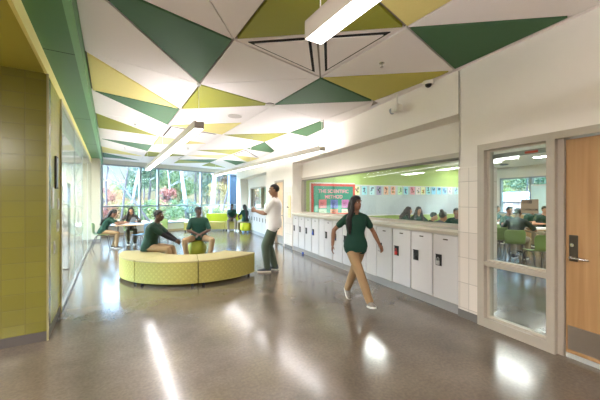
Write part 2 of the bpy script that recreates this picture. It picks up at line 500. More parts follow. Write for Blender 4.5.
COLOURED = {
    frozenset([(0, -1), (1, -1), (1, 0)]): P_G, frozenset([(0, 0), (0, 1), (1, 1)]): P_Y, frozenset([(0, 1), (1, 1), (1, 2)]): P_G,
    frozenset([(0, 2), (0, 3), (1, 3)]): P_O, frozenset([(0, 4), (1, 4), (1, 5)]): P_G, frozenset([(0, 5), (0, 6), (1, 6)]): P_Y,
    frozenset([(0, 6), (0, 7), (1, 7)]): P_G, frozenset([(1, 0), (1, 1), (2, 0)]): P_O, frozenset([(1, 2), (2, 1), (2, 2)]): P_Y,
    frozenset([(1, 3), (1, 4), (2, 3)]): P_Y, frozenset([(2, 2), (3, 1), (3, 2)]): P_O, frozenset([(3, 2), (3, 3), (4, 3)]): P_G,
    frozenset([(3, 0), (3, 1), (4, 1)]): P_G, frozenset([(2, 4), (3, 3), (3, 4)]): P_O, frozenset([(2, 5), (3, 4), (3, 5)]): P_Y,
    frozenset([(1, 5), (1, 6), (2, 5)]): P_O, frozenset([(2, 6), (3, 5), (3, 6)]): P_G, frozenset([(3, 5), (4, 5), (4, 6)]): P_G,
    frozenset([(3, 4), (4, 4), (4, 5)]): P_Y, frozenset([(3, 6), (3, 7), (4, 7)]): P_O, frozenset([(1, -1), (2, -2), (1, -2)]): P_O,
    frozenset([(1, -1), (2, -1), (2, -2)]): P_D, frozenset([(2, -2), (1, -2), (2, -3)]): P_Y, frozenset([(2, -2), (3, -2), (3, -3)]): P_G,
    frozenset([(2, -1), (3, -2), (3, -1)]): P_O + 'y', frozenset([(2, -1), (3, -1), (2, 0)]): P_G, frozenset([(1, 2), (1, 3), (2, 2)]): P_D,
    frozenset([(3, 3), (3, 4), (4, 4)]): P_D, frozenset([(1, 6), (2, 5), (2, 6)]): P_D, frozenset([(0, 3), (1, 3), (1, 4)]): 'w', frozenset([(2, 6), (2, 7), (3, 6)]): P_O,
}
white = MB(); coloured = []
for c in range(-0, 5):
    for k in range(-8, 10):
        d_up = c in (0, 3)
        a, b, e, f = (c, k), (c, k + 1), (c + 1, k), (c + 1, k + 1)
        if not d_up:  # diagonals lean the other way
            e, f = (c + 1, k - 1), (c + 1, k)
            tris = [(a, b, f), (a, e, f)]
            tris = [(a, b, (c + 1, k)), (a, (c + 1, k - 1), (c + 1, k))]
        else:
            tris = [(a, b, f), (a, e, f)]
        for t in tris:
            poly = [node(*q) for q in t]
            q0 = RW(-.06, 0); poly = clip(poly, q0.x, q0.y, RT.x, RT.y)
            if len(poly) < 3: continue
            q1 = WW(0, -.28); poly = clip(poly, q1.x, q1.y, WN.x, WN.y)
            if len(poly) < 3: continue
            ar = abs(sum(poly[i][0] * poly[(i + 1) % len(poly)][1] - poly[(i + 1) % len(poly)][0] * poly[i][1] for i in range(len(poly)))) / 2
            if ar < .03: continue
            kind = COLOURED.get(frozenset(t), 'w')
            if kind == 'w': white.prism(shrink(poly, .006), CEIL, CEIL + .03)
            else: coloured.append((kind, poly))
# white margin along the walls
q = [RW(-.055, -6), RW(0, -6), RW(0, 14.5), RW(-.055, 14.5)]
white.prism([(p.x, p.y) for p in q], CEIL, CEIL + .03)
q = [WW(-.2, -.275), WW(8, -.275), WW(8, 0), WW(-.2, 0)]
white.prism([(p.x, p.y) for p in q], CEIL - .005, CEIL + .03)
ceil_o = struct('ceiling', slab, M_GAP)
white.build('panel', M_CEIL, ceil_o)
PM = {'g': M_PGREEN, 'o': M_POLIVE, 'y': M_PYEL, 'oy': mat('panel_straw', (196, 186, 84), .7, var=.04, scale=50)}
for kind, poly in coloured:
    if kind != 'd':
        MB().prism(shrink(poly, .022), CEIL - .004, CEIL + .03).build('panel', PM[kind], ceil_o)
    else:
        halves = [poly]
        if len(poly) == 3 and abs(poly[0][1] - 3) < 2.5:
            a, b, c_ = [Vector(p) for p in poly]
            L = sorted([(a, b, c_), (b, c_, a), (c_, a, b)], key=lambda e: -(e[0] - e[1]).length)[0]
            md = (L[0] + L[1]) / 2
            halves = [[tuple(L[0]), tuple(md), tuple(L[2])], [tuple(md), tuple(L[1]), tuple(L[2])]]
        for h in halves:
            s1 = shrink(h, .03); s2 = shrink(h, .068); s3 = shrink(h, .1)
            fr = MB(); fr.prism(shrink(h, .012), CEIL + .008, CEIL + .03)
            p = fr.build('air_slot', M_CEIL, ceil_o)
            MB().prism(s2, CEIL + .0, CEIL + .02).build('slot_opening', M_SLOT, p)
            MB().prism(s3, CEIL - .012, CEIL + .01).build('slot_cover', M_CEIL, p)

# dropped green soffit, yellow edge and the olive soffit over the tiled wall
sf = MB(); sf.box(-.577, -.25, -9, 15.2, 3.03, 3.4)
so = struct('ceiling_soffit', sf, M_GREENP)
for y in (-2.2, .9, 3.95, 7.0, 10.05, 13.1):
    MB().box(-.575, -.252, y, y + .012, 3.0285, 3.04).build('joint', mat('green_joint', (34, 62, 40), .8), so)
MB().box(-.31, -.25, -9, 13.3, 3.03, 3.04).build('edge_strip', mat('green_edge', (120, 176, 120), .5), so).location.z = -.002
struct('ceiling_olive', MB().box(-7, -.59, -9, 4.28, 2.89, 3.4), M_OLIVEC)
struct('trim_1', MB().box(-.60, -.572, -9, 15.2, 2.885, 3.032), M_YELLOWEDGE)

# ------------------------------------------------------------------ left side: tiled wall, glazed partition, small room behind it
wl = struct('wall_left', MB().box(-7, -.577, 4.28, 4.5, .1, 2.9), M_OTILE)
MB().box(-.70, -.577, 4.50, 5.235, .1, 2.885).build('side_face', M_OTILES, wl)
struct('baseboard_left', MB().box(-7, -.572, 4.272, 4.3, 0, .1).box(-.6, -.572, 4.301, 5.234, 0, .1), mat('dark_base', (84, 78, 74), .5))
MB().box(-.583, -.566, 4.268, 4.284, 0, 2.885).build('corner_guard', mat('corner_trim', (168, 160, 120), .3, metal=.4), wl)
gp = struct('window_1', MB().box(-.60, -.555, 5.235, 5.28, 0, 2.885).box(-.605, -.56, 5.28, 13.4, 2.86, 2.89), mat('partition_frame', (190, 182, 140), .35, metal=.2))
MB().box(-.60, -.555, 5.28, 13.4, 0, .04).build('base_channel', mat('channel_grey', (140, 138, 136), .35, metal=.3), gp)
MB().box(-.584, -.572, 5.28, 13.4, .04, 2.86).build('pane', M_GLASSL, gp)
for y in (7.3, 9.3, 11.3):
    MB().box(-.586, -.570, y, y + .006, .045, 2.86).build('joint', mat('glass_joint', (196, 204, 204), .3), gp)
struct('wall_partition', MB().box(-3.9, -3.7, 4.5, 14.4, 0, .5).box(-3.9, -3.7, 4.5, 14.4, 2.8, 3.0).box(-3.9, -3.7, 4.5, 4.8, .5, 2.8).box(-3.8, -.6, 14.2, 14.4, 0, 3.0), M_CREAM)
struct('ceiling_small_room', MB().box(-3.9, -.60, 4.5, 16, 2.9, 3.4), M_CEIL)
w7 = struct('window_added', MB().box(-3.86, -3.74, 4.8, 4.86, .5, 2.8).box(-3.86, -3.74, 4.8, 14.2, .5, .55).box(-3.86, -3.74, 4.8, 14.2, 2.75, 2.8), M_ALU)  # unseen window, added so sky light reaches the corridor through the partition
for y in (6.5, 8.4, 10.3, 12.2, 14.1): MB().box(-3.86, -3.74, y - .035, y + .035, .55, 2.75).build('mullion', M_ALU, w7)
MB().box(-3.81, -3.80, 4.86, 14.06, .55, 2.75).build('pane', M_GLASS, w7)
wcl = struct('wall_column', MB().box(-.60, -.31, 13.4, 15.25, 0, 3.03), M_CREAM)
MB().box(-.605, -.305, 13.39, 15.2, 0, .1).build('baseboard', M_BASEB, wcl)

# ------------------------------------------------------------------ far window wall
win = MB()
win.box(-.05, 7.6, -.08, .14, 3.04, 3.5).box(-.05, 7.6, -.08, .14, 0, .40)
win_wall = struct('wall_back', win, mat('sill_wall', (208, 208, 198), .6), W0, WA)
MB().box(-.05, 7.6, -.1, -.06, 0, .1).build('baseboard', mat('tan_base', (176, 156, 128), .6), win_wall)
w2 = struct('window_2', MB().box(-.05, 7.6, -.16, .12, .40, .45).box(-.05, 7.6, -.05, .08, 2.98, 3.05), M_ALU, W0, WA)
for u, wdt, m in ((0.02, .07, M_ALU), (1.56, .075, M_ALU), (2.38, .075, M_ALU), (4.67, .085, M_ALU), (7.32, .09, M_ALUB)):
    MB().box(u - wdt / 2, u + wdt / 2, -.06, .09, .45, 2.98).build('mullion', m, w2)
MB().box(6.62, 7.28, .09, .3, 0, 3.1).build('blue_column', mat('blue_column', (92, 112, 136), .5), w2)
MB().box(0, 7.4, -.055, .085, 1.215, 1.275).build('transom', M_ALU, w2)
us = [.05, 1.52, 2.34, 4.63, 7.28]; ue = [0.05, 1.6, 2.42, 4.71, 7.28]
for a, b in ((.055, 1.522), (1.598, 2.342), (2.418, 4.627), (4.713, 7.275)):
    MB().box(a, b, .01, .02, .45, 2.98).build('pane', M_GLASS, w2)
struct('wall_end_pier', MB().box(7.36, 7.75, -.5, .14, 0, 3.5), M_WHITE, W0, WA)

# ------------------------------------------------------------------ right side: locker wall (local x = into the wall, y = along it)
def rstruct(name, mb, m, parent=None): return struct(name, mb, m, RO, RA, parent) if parent is None else mb.build(name, m, parent)
wr = MB()
wr.box(0, .16, -7, 0, 2.19, 3.5)                 # over the door and sidelight
wr.box(0, .16, -.284, 0, 1.93, 2.19)
wr.box(0, .16, -7, -2.16, 0, 2.19)
wr.box(0, .334, -.03, 0.0, 1.93, 3.5)
wall_r = rstruct('wall_right', wr, M_WHITE)
rstruct('tile', MB().box(-.012, .334, -.284, -.002, .1, 1.929), M_WTILE, wall_r)
bk = MB().box(0, .40, .0, 5.85, 2.654, 3.5)
rstruct('bulkhead', bk, M_WHITE, wall_r)
rstruct('seam', MB().box(-.002, .01, -.006, .006, 2.654, 3.22), M_GAP, wall_r)
rstruct('upper_wall', MB().box(.334, .46, 0, 5.85, 2.2, 2.654), M_WHITE, wall_r)
rstruct('lower_wall', MB().box(.334, .46, 0, 5.85, 0, 1.12), M_WHITE, wall_r)
for bx in ((0, .46, 5.85, 6.62, 0, 3.5), (0, .16, 6.62, 7.52, 2.19, 3.5), (0, .16, 7.52, 8.6, 0, 3.5), (.16, .46, 8.58, 8.6, 0, 3.5), (.0, .5, 8.6, 13.25, 2.62, 3.5), (.42, .57, 8.6, 13.25, 2.13, 2.62),
           (.42, .57, 8.6, 13.25, 0, 1.12), (.42, .57, 12.5, 13.25, 1.12, 2.13), (0.02, .5, 13.25, 14.2, 0, 3.5)):
    rstruct('wall_far_section', MB().box(*bx), M_WHITE)
rstruct('wainscot_tile', MB().box(-.006, .1, 5.853, 6.5, .1, 1.93), M_WTILE, wall_r)
bs = MB().box(-.016, .02, -.284, 0, 0, .1).box(-.012, .02, 5.852, 6.52, 0, .1).box(-.012, .02, 7.6, 8.6, 0, .1)
rstruct('baseboard_right', bs, M_BASEB)
rstruct('baseboard_lockers', MB().box(.02, .32, 0, 5.85, 0, .118).box(.1, .4, 8.6, 13.25, 0, .118), M_BASEL)
# counter over the lockers
cn_ = rstruct('trim_2', MB().box(-.022, .33, .0, 5.85, 1.078, 1.122), M_COUNT)
MB().box(-.024, -.018, 0, 5.85, 1.06, 1.09).build('edge', M_COUNTE, cn_)
MB().box(-.012, .3, 0.0, 5.85, 1.05, 1.076).build('apron', M_COUNTE, cn_)
# window into the classroom
w3 = rstruct('window_3', MB().box(.30, .44, 0, 5.85, 1.122, 1.165).box(.30, .44, 0, 5.85, 2.13, 2.2).box(.30, .44, 0, .04, 1.165, 2.13).box(.30, .44, 5.81, 5.85, 1.165, 2.13), M_FRAME)
MB().box(.30, .33, .04, 5.81, 2.095, 2.13).build('shade_pocket', mat('shade_pocket', (96, 92, 80), .5), w3)
for a, b in ((.042, 1.95), (1.954, 3.88), (3.884, 5.808)):
    MB().box(.365, .373, a, b, 1.166, 2.094).build('pane', M_GLASS, w3)
# sidelight and door frame
sA, sB, sC, sD, sE = -.284, -.405, -1.03, -1.105, -1.165
DR = -2.09
fm = MB()
fm.box(-.03, .15, sA - .085, sA, 0, 2.19).box(-.03, .15, sC - .075, sC, 0, 2.19).box(-.03, .15, DR - .075, DR - .005, 0, 2.19)
fm.box(-.03, .15, sC, sA - .085, 2.115, 2.19).box(-.03, .15, DR - .005, sC - .075, 2.12, 2.19)
fm.box(-.03, .15, sC, sA - .085, .0, .105).box(-.02, .14, sC, sA - .085, .735, .785)
fm.box(.02, .15, sC - .125, sC - .075, 0, 2.12)
w4 = rstruct('window_4', fm, M_FRAME)
MB().box(.055, .063, sC, sA - .085, .105, .735).build('pane', M_GLASS, w4)
MB().box(.055, .063, sC, sA - .085, .785, 2.115).build('pane', M_GLASS, w4)
bead = MB()
for z0, z1 in ((.105, .735), (.785, 2.115)):
    bead.box(.03, .09, sC, sC + .018, z0, z1).box(.03, .09, sA - .103, sA - .085, z0, z1).box(.03, .09, sC, sA - .085, z0, z0 + .018).box(.03, .09, sC, sA - .085, z1 - .018, z1)
bead.build('glazing_bead', mat('bead', (196, 186, 170), .35), w4)
d1 = rstruct('door_1', MB().box(.045, .09, DR, -1.162, .045, 2.105), M_DOOR)
MB().box(.038, .046, DR + .02, -1.18, .082, .31).build('kick_plate', M_STEEL, d1)
hp = MB().rbox(.03, .046, -1.262, -1.192, .935, 1.185, .006).build('lock_plate', M_BRONZE, d1)
MB().tube([(.046, -1.222, .97), (-.012, -1.222, .97)], .014, 12).tube([(-.012, -1.215, .97), (-.016, -1.26, .972), (-.014, -1.365, .966)], .0095, 10).build('lever', M_CHROME, hp, smooth=True)
MB().tube([(.03, -1.226, 1.09), (.012, -1.226, 1.09)], .018, 16).box(.0, .014, -1.23, -1.222, 1.075, 1.105).build('thumb_turn', M_CHROME, hp)
struct('trim_3', MB().box(.04, .1, DR, -1.162, .0, .043), mat('threshold', (200, 204, 202), .3, metal=.3), RO, RA)
# far wood door
fd = MB().box(-.02, .14, 6.62, 6.66, 0, 2.19).box(-.02, .14, 7.48, 7.52, 0, 2.19).box(-.02, .14, 6.62, 7.52, 2.13, 2.19)
d2 = rstruct('door_2', fd, M_FRAME)
MB().box(.06, .1, 6.66, 7.48, .02, 2.13).build('leaf', M_DOORF, d2)
MB().box(.052, .062, 6.68, 7.46, .03, .3).build('kick_plate', M_STEEL, d2)
MB().tube([(.06, 6.74, 1.0), (.01, 6.74, 1.0), (.0, 6.86, 1.0)], .012, 8).build('lever', M_CHROME, d2)
# far window over the far lockers
w5 = rstruct('window_5', MB().box(.36, .52, 8.6, 12.5, 1.12, 1.17).box(.36, .52, 8.6, 8.66, 1.17, 2.13).box(.36, .52, 10.5, 10.56, 1.17, 2.13).box(.36, .52, 12.44, 12.5, 1.17, 2.13).box(.36, .52, 8.6, 12.5, 2.09, 2.13), M_FRAME)
for a, b in ((8.66, 10.5), (10.56, 12.44)): MB().box(.43, .438, a, b, 1.17, 2.09).build('pane', M_GLASS, w5)
rstruct('trim_4', MB().box(.02, .4, 8.6, 13.25, 1.07, 1.115), M_COUNT)

# ------------------------------------------------------------------ classroom shell
TC, SE, SN, CH2 = 9.3, 6.1, -6.9, 2.86
cw = rstruct('wall_classroom_end', MB().box(.46, TC, SE, SE + .15, 0, 3.5), M_GREENW)
s0, s1, sm = s_on(500, TC), s_on(560, TC), s_on(531, TC)
sEnd = max(SN + .6, s1 - 6)
co = MB().box(TC, TC + .2, SN, sEnd, 0, 3.5).box(TC, TC + .2, s0, SE + .15, 0, 3.5).box(TC, TC + .2, sEnd, s0, 2.42, 3.5).box(TC, TC + .2, sEnd, s0, 0, 1.0)
rstruct('wall_classroom_outer', co, M_WHITE)
rstruct('wall_classroom_near', MB().box(.16, TC, SN - .15, SN, 0, 3.5), M_WHITE)
rstruct('ceiling_classroom', MB().box(.46, TC + .2, SN, SE + .2, CH2, 3.5).box(.16, .46, SN, -.03, CH2, 3.5), M_CEIL)
w6 = MB().box(TC - .02, TC + .1, s0 - .06, s0, 1.0, 2.42).box(TC - .02, TC + .1, sm - .05, sm + .05, 1.0, 2.42).box(TC - .02, TC + .1, sEnd, s0, 2.36, 2.42).box(TC - .1, TC + .1, sEnd, s0, .97, 1.02)
w6 = rstruct('window_6', w6, M_ALU)
for a, b in ((sEnd, sm - .05), (sm + .05, s0 - .06)): MB().box(TC + .04, TC + .05, a, b, 1.02, 2.36).build('pane', M_GLASS, w6)
# outer shell behind the camera, kept far from the view
struct('wall_front', MB().box(-7, 16, -9.2, -9, 0, 3.5), M_WHITE)
struct('wall_side', MB().box(-7.2, -7, -9.2, 4.5, 0, 3.5), M_CREAM)
struct('roof', MB().box(-7.4, 17, -9.4, 15.2, 3.5, 3.7).box(.5, 17, 15.2, 15.6, 3.5, 3.7), M_GAP)
# ------------------------------------------------------------------ pendant lamps
def pendant(x, y0, y1, label):
    zb, zt, hw = 2.56, 2.668, .066
    t = thing('pendant_light', label, 'light', (x, y0, CEIL), 0, 'linear pendant lights')
    L = y1 - y0; b, tp = zb - CEIL, zt - CEIL
    h = MB().box(-hw, -hw + .004, 0, L, b, tp).box(hw - .004, hw, 0, L, b, tp).box(-hw, hw, 0, L, tp - .004, tp)
    h.build('housing', M_FIXT, t)
    MB().box(-hw, hw, -.003, .001, b, tp).build('end_cap', M_FIXTE, t)
    MB().box(-hw, hw, L - .001, L + .003, b, tp).build('end_cap', M_FIXTE, t)
    MB().box(-hw + .004, hw - .004, .003, L - .003, b + .003, b + .012).build('diffuser', M_LAMP, t)
    ug = MB()
    ug.add([(-.016, .02, tp), (-.010, .02, tp + .022), (-.010, L - .02, tp + .022), (-.016, L - .02, tp)], [(0, 1, 2, 3)])
    ug.add([(.016, .02, tp), (.016, L - .02, tp), (.010, L - .02, tp + .022), (.010, .02, tp + .022)], [(0, 1, 2, 3)])
    ug.build('added_uplight', M_UPFILL, t)  # added glow strips to light the ceiling; the pendants only shine down
    MB().box(-.0095, .0095, .015, L - .015, tp, tp + .024).box(-hw, -hw + .004, 0, L, tp - .002, tp + .010).box(hw - .004, hw, 0, L, tp - .002, tp + .010).build('uplight_shield', M_FIXT, t)  # core and lips that hide the added strips
    for yy in (.03, L * .5, L - .08):
        c = MB().tube([(0, yy, tp), (0, yy, -.012)], .004, 6).build('cable', M_WIRE, t)
        MB().cyl((0, yy, -.03), .03, .03, 16).build('ceiling_cup', M_WIRE, c)
    return t
pendant(1.11, 4.6, 12.0, 'long white linear pendant light hanging in the middle of the hall')
pendant(3.87, 5.35, 13.3, 'long white linear pendant light hanging near the locker wall bulkhead')
p3_ = pendant(1.14, -5.7, 1.68, 'white linear pendant light end seen closest, below the olive ceiling panel')
MB().tube([(.01, 7.3, -.562), (.0, 7.0, -.35), (-.03, 6.9, -.012)], .006, 6).build('power_cord', M_WIRE, p3_)

for i, (x, y) in enumerate(((-2.6, 1.2), (-2.6, -2.6), (-5.0, -.7))):  # unseen lamps added to brighten the near walls, floor and ceiling
    o = thing('ceiling_light', 'added out-of-view fill light in the olive soffit ' + ('near the tiled wall', 'behind the viewer', 'at the far side')[i], 'light', (x, y, 2.89), 0, 'added fill lights in the olive soffit')
    MB().box(-.32, .32, -.75, .75, -.02, 0).build('frame', M_PLASTIC, o)
    MB().box(-.28, .28, -.71, .71, -.026, -.019).build('diffuser', M_SOFFILL, o)
for i, y in enumerate((7.0, 10.0, 12.8)):  # lamps added to make the room behind the glass bright
    o = thing('ceiling_light', ('added fill light in the small room nearest the tiled wall', 'added fill light in the middle of the small room', 'added fill light at the far end of the small room')[i], 'light', (-2.1, y, 2.9), 0, 'added fill lights in the small room')
    MB().box(-.32, .32, -.75, .75, -.02, 0).build('frame', M_PLASTIC, o)
    MB().box(-.28, .28, -.71, .71, -.026, -.019).build('diffuser', M_SMALLFILL, o)
# ------------------------------------------------------------------ things on the ceiling and bulkhead
def ceil_thing(name, label, cat, px, py, h=CEIL, group=None):
    return thing(name, label, cat, at(px, py, h), 0, group)
t = ceil_thing('smoke_detector', 'round white smoke detector at the tip of a green ceiling triangle', 'smoke detector', 270, 104)
MB().lathe([(.075, 0), (.075, -.012), (.06, -.014)], n=24).build('base', M_DARK, t)
MB().lathe([(.09, -.016), (.092, -.035), (.07, -.05), (.02, -.055)], n=28).build('cover', M_PLASTIC, t, smooth=True)
t = ceil_thing('ceiling_speaker', 'round flush grey speaker grille in the white ceiling', 'speaker', 235, 116)
MB().lathe([(.15, 0), (.15, -.008), (.14, -.010)], n=32).build('rim', M_PLASTIC, t)
MB().lathe([(.138, -.006), (.138, -.0125), (.02, -.014)], n=32).build('grille', mat('grille_grey', (196, 188, 182), .7), t)
for i, (px, py, lb) in enumerate(((382, 63, 'sprinkler head in the white triangle above the dome camera'), (135, 124, 'sprinkler head between the dark green and olive stripes by the soffit'), (125, 147.5, 'small sprinkler head near the far left green stripe'),
                                  (252, 137, 'sprinkler head on the olive triangle beyond the smoke detector'), (188, 148, 'small sprinkler head right of the long middle pendant'))):
    t = ceil_thing('sprinkler', lb, 'sprinkler', px, py, CEIL, 'fire sprinklers')
    MB().lathe([(.035, 0), (.03, -.008), (.012, -.01)], n=16).build('escutcheon', M_CHROME, t)
    MB().tube([(0, 0, -.008), (0, 0, -.05)], .008, 8).lathe([(.02, -.048), (.022, -.052), (.004, -.053)], n=12).build('head', M_CHROME, t)
# dome camera on the bulkhead face, wall camera below the ceiling
pc = RW(-.03, s_on(432, 0) , CEIL)
t = thing('dome_camera', 'white and black dome security camera at the ceiling edge', 'camera', (pc.x, pc.y, pc.z), RA)
MB().lathe([(.075, 0), (.08, -.03), (.062, -.045)], c=(-.04, 0, 0), n=24).build('housing', M_PLASTIC, t, smooth=True)
MB().ell((-.04, 0, -.043), (.05, .05, .05)).build('dome', mat('dome_black', (20, 20, 22), .08), t, smooth=True)
sw = s_on(398, -.12)
t = thing('wall_camera', 'boxy white wall camera hanging from a bracket on the bulkhead', 'camera', RW(0, sw, 2.98), RA)
MB().tube([(-.14, 0, .24), (-.14, 0, .05)], .014, 10).build('bracket', M_PLASTIC, t)
MB().rbox(-.20, -.085, -.07, .075, -.055, .06, .012).build('body', M_PLASTIC, t)
MB().tube([(-.142, .07, 0), (-.142, .13, -.008)], .05, 18).build('lens_hood', mat('lens_grey', (176, 182, 186), .2, metal=.3), t)
MB().cyl((-.19, -.0, -.035), .009, .006, 10).build('status_lamp', mat('amber', (230, 120, 40), .4), t)

# ------------------------------------------------------------------ things on the left tiled wall
XL = -.577
t = thing('framed_notice', 'black framed notice high on the olive side wall', 'picture', (XL, 4.86, 1.86))
MB().box(0, .018, -.085, .085, -.2, .2).build('frame', M_DARK, t)
MB().box(.017, .021, -.02, .07, -.18, .18).build('sheet', mat('notice', (150, 168, 176), .4, var=.5, scale=14), t)
t = thing('notice_sheet', 'white paper notice under the black frame on the tiles', 'paper', (XL, 4.62, 1.56)); MB().box(.0, .008, -.07, .07, -.14, .11).build('sheet', M_PLASTIC, t)
def plate(label, y, z, n, cat='switch'):
    t = thing('switch_plate', label, cat, (XL, y, z), 0, 'switch plates on the olive wall')
    MB().rbox(0, .009, -.05 * n, .05 * n, -.075, .075, .003).build('plate', M_PLASTIC, t)
    for i in range(n):
        y0 = -.05 * n + .1 * i + .05
        MB().box(.008, .016, y0 - .018, y0 + .018, -.035, .035).build('switch', mat('switch_white', (212, 210, 206), .3), t)
plate('upper chrome and white wall switch beside the partition post', 5.05, 1.47, 1)
plate('white double switch plate at waist height on the olive tiles', 5.0, 1.19, 2)
plate('low white outlet plate with blue mark on olive tiles', 4.72, .95, 1)
# stacked white cabinet behind the partition glass
t = thing('storage_cabinet', 'tall white four tier cabinet behind the glass partition', 'cabinet', (-.98, 8.6, 0))
for i in range(4):
    w_ = .2 + .025 * i
    b = MB().rbox(-.2, .2, -w_, w_, .02 + i * .47, .48 + i * .47, .012).build('tier', mat('cabinet_white', (226, 220, 218), .4), t)
    MB().box(-.03, .03, -w_ - .008, -w_ + .004, .42 + i * .47, .44 + i * .47).build('pull', M_GREYP, b)

# ------------------------------------------------------------------ lockers
def locker_parts(t, w, lock):
    hw = w / 2
    MB().box(.022, .31, -hw, hw, .122, 1.05).build('body', M_LOCKB, t)
    g = .012
    dr = MB(); dr.rbox(0, .022, -hw + g, hw - g, .135, 1.035, .003)
    d = dr.build('door', M_LOCK, t)
    yc = hw - .105          # latch sits at the far edge of each door
    MB().box(-.003, .003, yc - .052, yc + .052, .595, .755).box(-.009, .0, yc - .052, yc - .044, .595, .755).box(-.009, 0, yc - .052, yc + .052, .745, .755).build('latch_cup', M_DARK, d)
    if lock:
        l = MB().rbox(-.028, -.006, yc - .026, yc + .026, .608, .665, .006)
        l.tube([(-.016, yc - .018, .66), (-.016, yc - .016, .70), (-.016, yc, .715), (-.016, yc + .016, .70), (-.016, yc + .018, .66)], .005, 6)
        l.build('padlock', lock, d)
    else:
        MB().box(-.012, -.004, yc - .02, yc + .014, .63, .73).build('latch', mat('latch_grey', (120, 118, 114), .35, metal=.6), d)
    MB().rbox(-.004, .002, -.042, .036, .965, .983, .002).build('number_plate', M_BRONZE, d)
lock_silver = mat('lock_silver', (196, 196, 194), .3, metal=.7); lock_black = mat('lock_black', (34, 34, 36), .4)
starts = [0.0 + .435 * i for i in range(4)] + [2.06 + .4325 * i for i in range(4)] + [4.07 + .4375 * i for i in range(4)]
info = [('white locker with a silver padlock, next to the tile pier', lock_silver), ('white locker with a black padlock, second from the tile pier', lock_black), ('white locker with a red padlock', M_RED),
        ('white locker behind the walking girl hand, fourth from tile pier', lock_silver), ('white locker just beyond the near filler strip, behind the girl', None), ('white locker hidden mostly by the walking girl, sixth from tile pier', lock_black),
        ('white locker with a blue padlock beside the walking girl arm', M_BLUE), ('white locker with a grey latch right before the far filler strip', None),
        ('white locker with a blue padlock, just past the far filler strip', M_BLUE), ('white locker third from the far wall end', None), ('white locker second from the far wall end', None), ('last white locker against the far wall end', None)]
for st, (lb, lk) in zip(starts, info):
    w = .43
    t = thing('locker', lb, 'locker', RW(0, st + .2175, 0), RA, 'row of white lockers')
    locker_parts(t, w, lk)
for s0_, s1_, lb in ((1.745, 2.055, 'plain white filler panel between the lockers behind the girl'), (3.795, 4.065, 'plain white filler panel in the far part of the locker row')):
    t = tag(MB().rbox(.004, .3, -(s1_ - s0_) / 2, (s1_ - s0_) / 2, .122, 1.05, .003).build('filler_panel', M_LOCK, None, RW(0, (s0_ + s1_) / 2, 0), RA), lb, 'panel', 'locker filler panels')
for i in range(10):
    t = thing('locker', 'white locker in the distant row by the far wall window', 'locker', RW(.1, 8.85 + i * .44, 0), RA, 'distant white lockers')
    locker_parts(t, .43, None)
tag(MB().ell((0, 0, .03), (.03, .03, .03)).build('ball', M_BLUE, None, RW(-.03, 5.0, .0), RA, smooth=True), 'small blue ball on the floor at the locker base', 'ball')
# card reader panel and corner post by the far door
t = thing('wall_panel', 'pale yellow control panel on the white wall by the far door', 'panel', RW(0, 6.08, 1.3), RA)
MB().rbox(-.03, 0, -.1, .1, -.33, .36, .01).build('plate', mat('panel_cream', (232, 222, 168), .4), t)
MB().tube([(-.03, .03, -.02), (-.08, .03, .0), (-.085, -.06, .01)], .012, 8).build('lever', M_BRONZE, t)
for z in (-.22, -.08, .1, .24): MB().box(-.034, -.028, -.03, .0, z - .02, z + .02).build('button', M_GREYP, t)
# room sign on the sidelight glass
sgn0, sgn1 = s_on(521, .05), s_on(538.5, .05); zs0, zs1 = h_s(530, 213.2, .05), h_s(530, 199.3, .05)
t = thing('room_sign', 'taupe room number sign on the sidelight glass beside the door', 'sign', RW(.05, (sgn0 + sgn1) / 2, (zs0 + zs1) / 2), RA)
hw, hh = abs(sgn1 - sgn0) / 2, (zs1 - zs0) / 2
MB().rbox(-.004, .004, -hw, hw, -hh, hh, .002).build('plate', M_SIGN, t)
def text(s, size, m, parent, loc, rot, name='lettering', depth=.001, bold=False, align='LEFT'):
    cu = bpy.data.curves.new(name, 'FONT'); cu.body = s; cu.size = size; cu.extrude = depth; cu.align_x = align
    if bold: cu.offset = size * .02
    tmp = bpy.data.objects.new(name, cu); COL.objects.link(tmp)
    dg = bpy.context.evaluated_depsgraph_get(); me = bpy.data.meshes.new_from_object(tmp.evaluated_get(dg))
    bpy.data.objects.remove(tmp)
    me.materials.clear(); me.materials.append(m)
    o = bpy.data.objects.new(name, me); COL.objects.link(o); o.parent = parent; o.location = loc; o.rotation_euler = rot
    return o
# letters face the hall: text x runs towards -s, so the sign reads from the corridor
text('0108', .048, M_TXT, t, (-.006, hw - .018, .03), (R(90), 0, R(-90)), bold=True)
text('CLASSROOM', .027, M_TXT, t, (-.006, hw - .014, -hh + .03), (R(90), 0, R(-90)), bold=True)
t2 = thing('exit_strip', 'thin red and grey door closer strip over the sidelight', 'fixture', RW(.11, -.66, 2.02), RA)
MB().box(-.0, .02, -.3, .28, -.0, .05).build('rail', M_GREYP, t2); MB().box(-.004, .0, -.22, -.09, .01, .035).build('label', M_RED, t2)

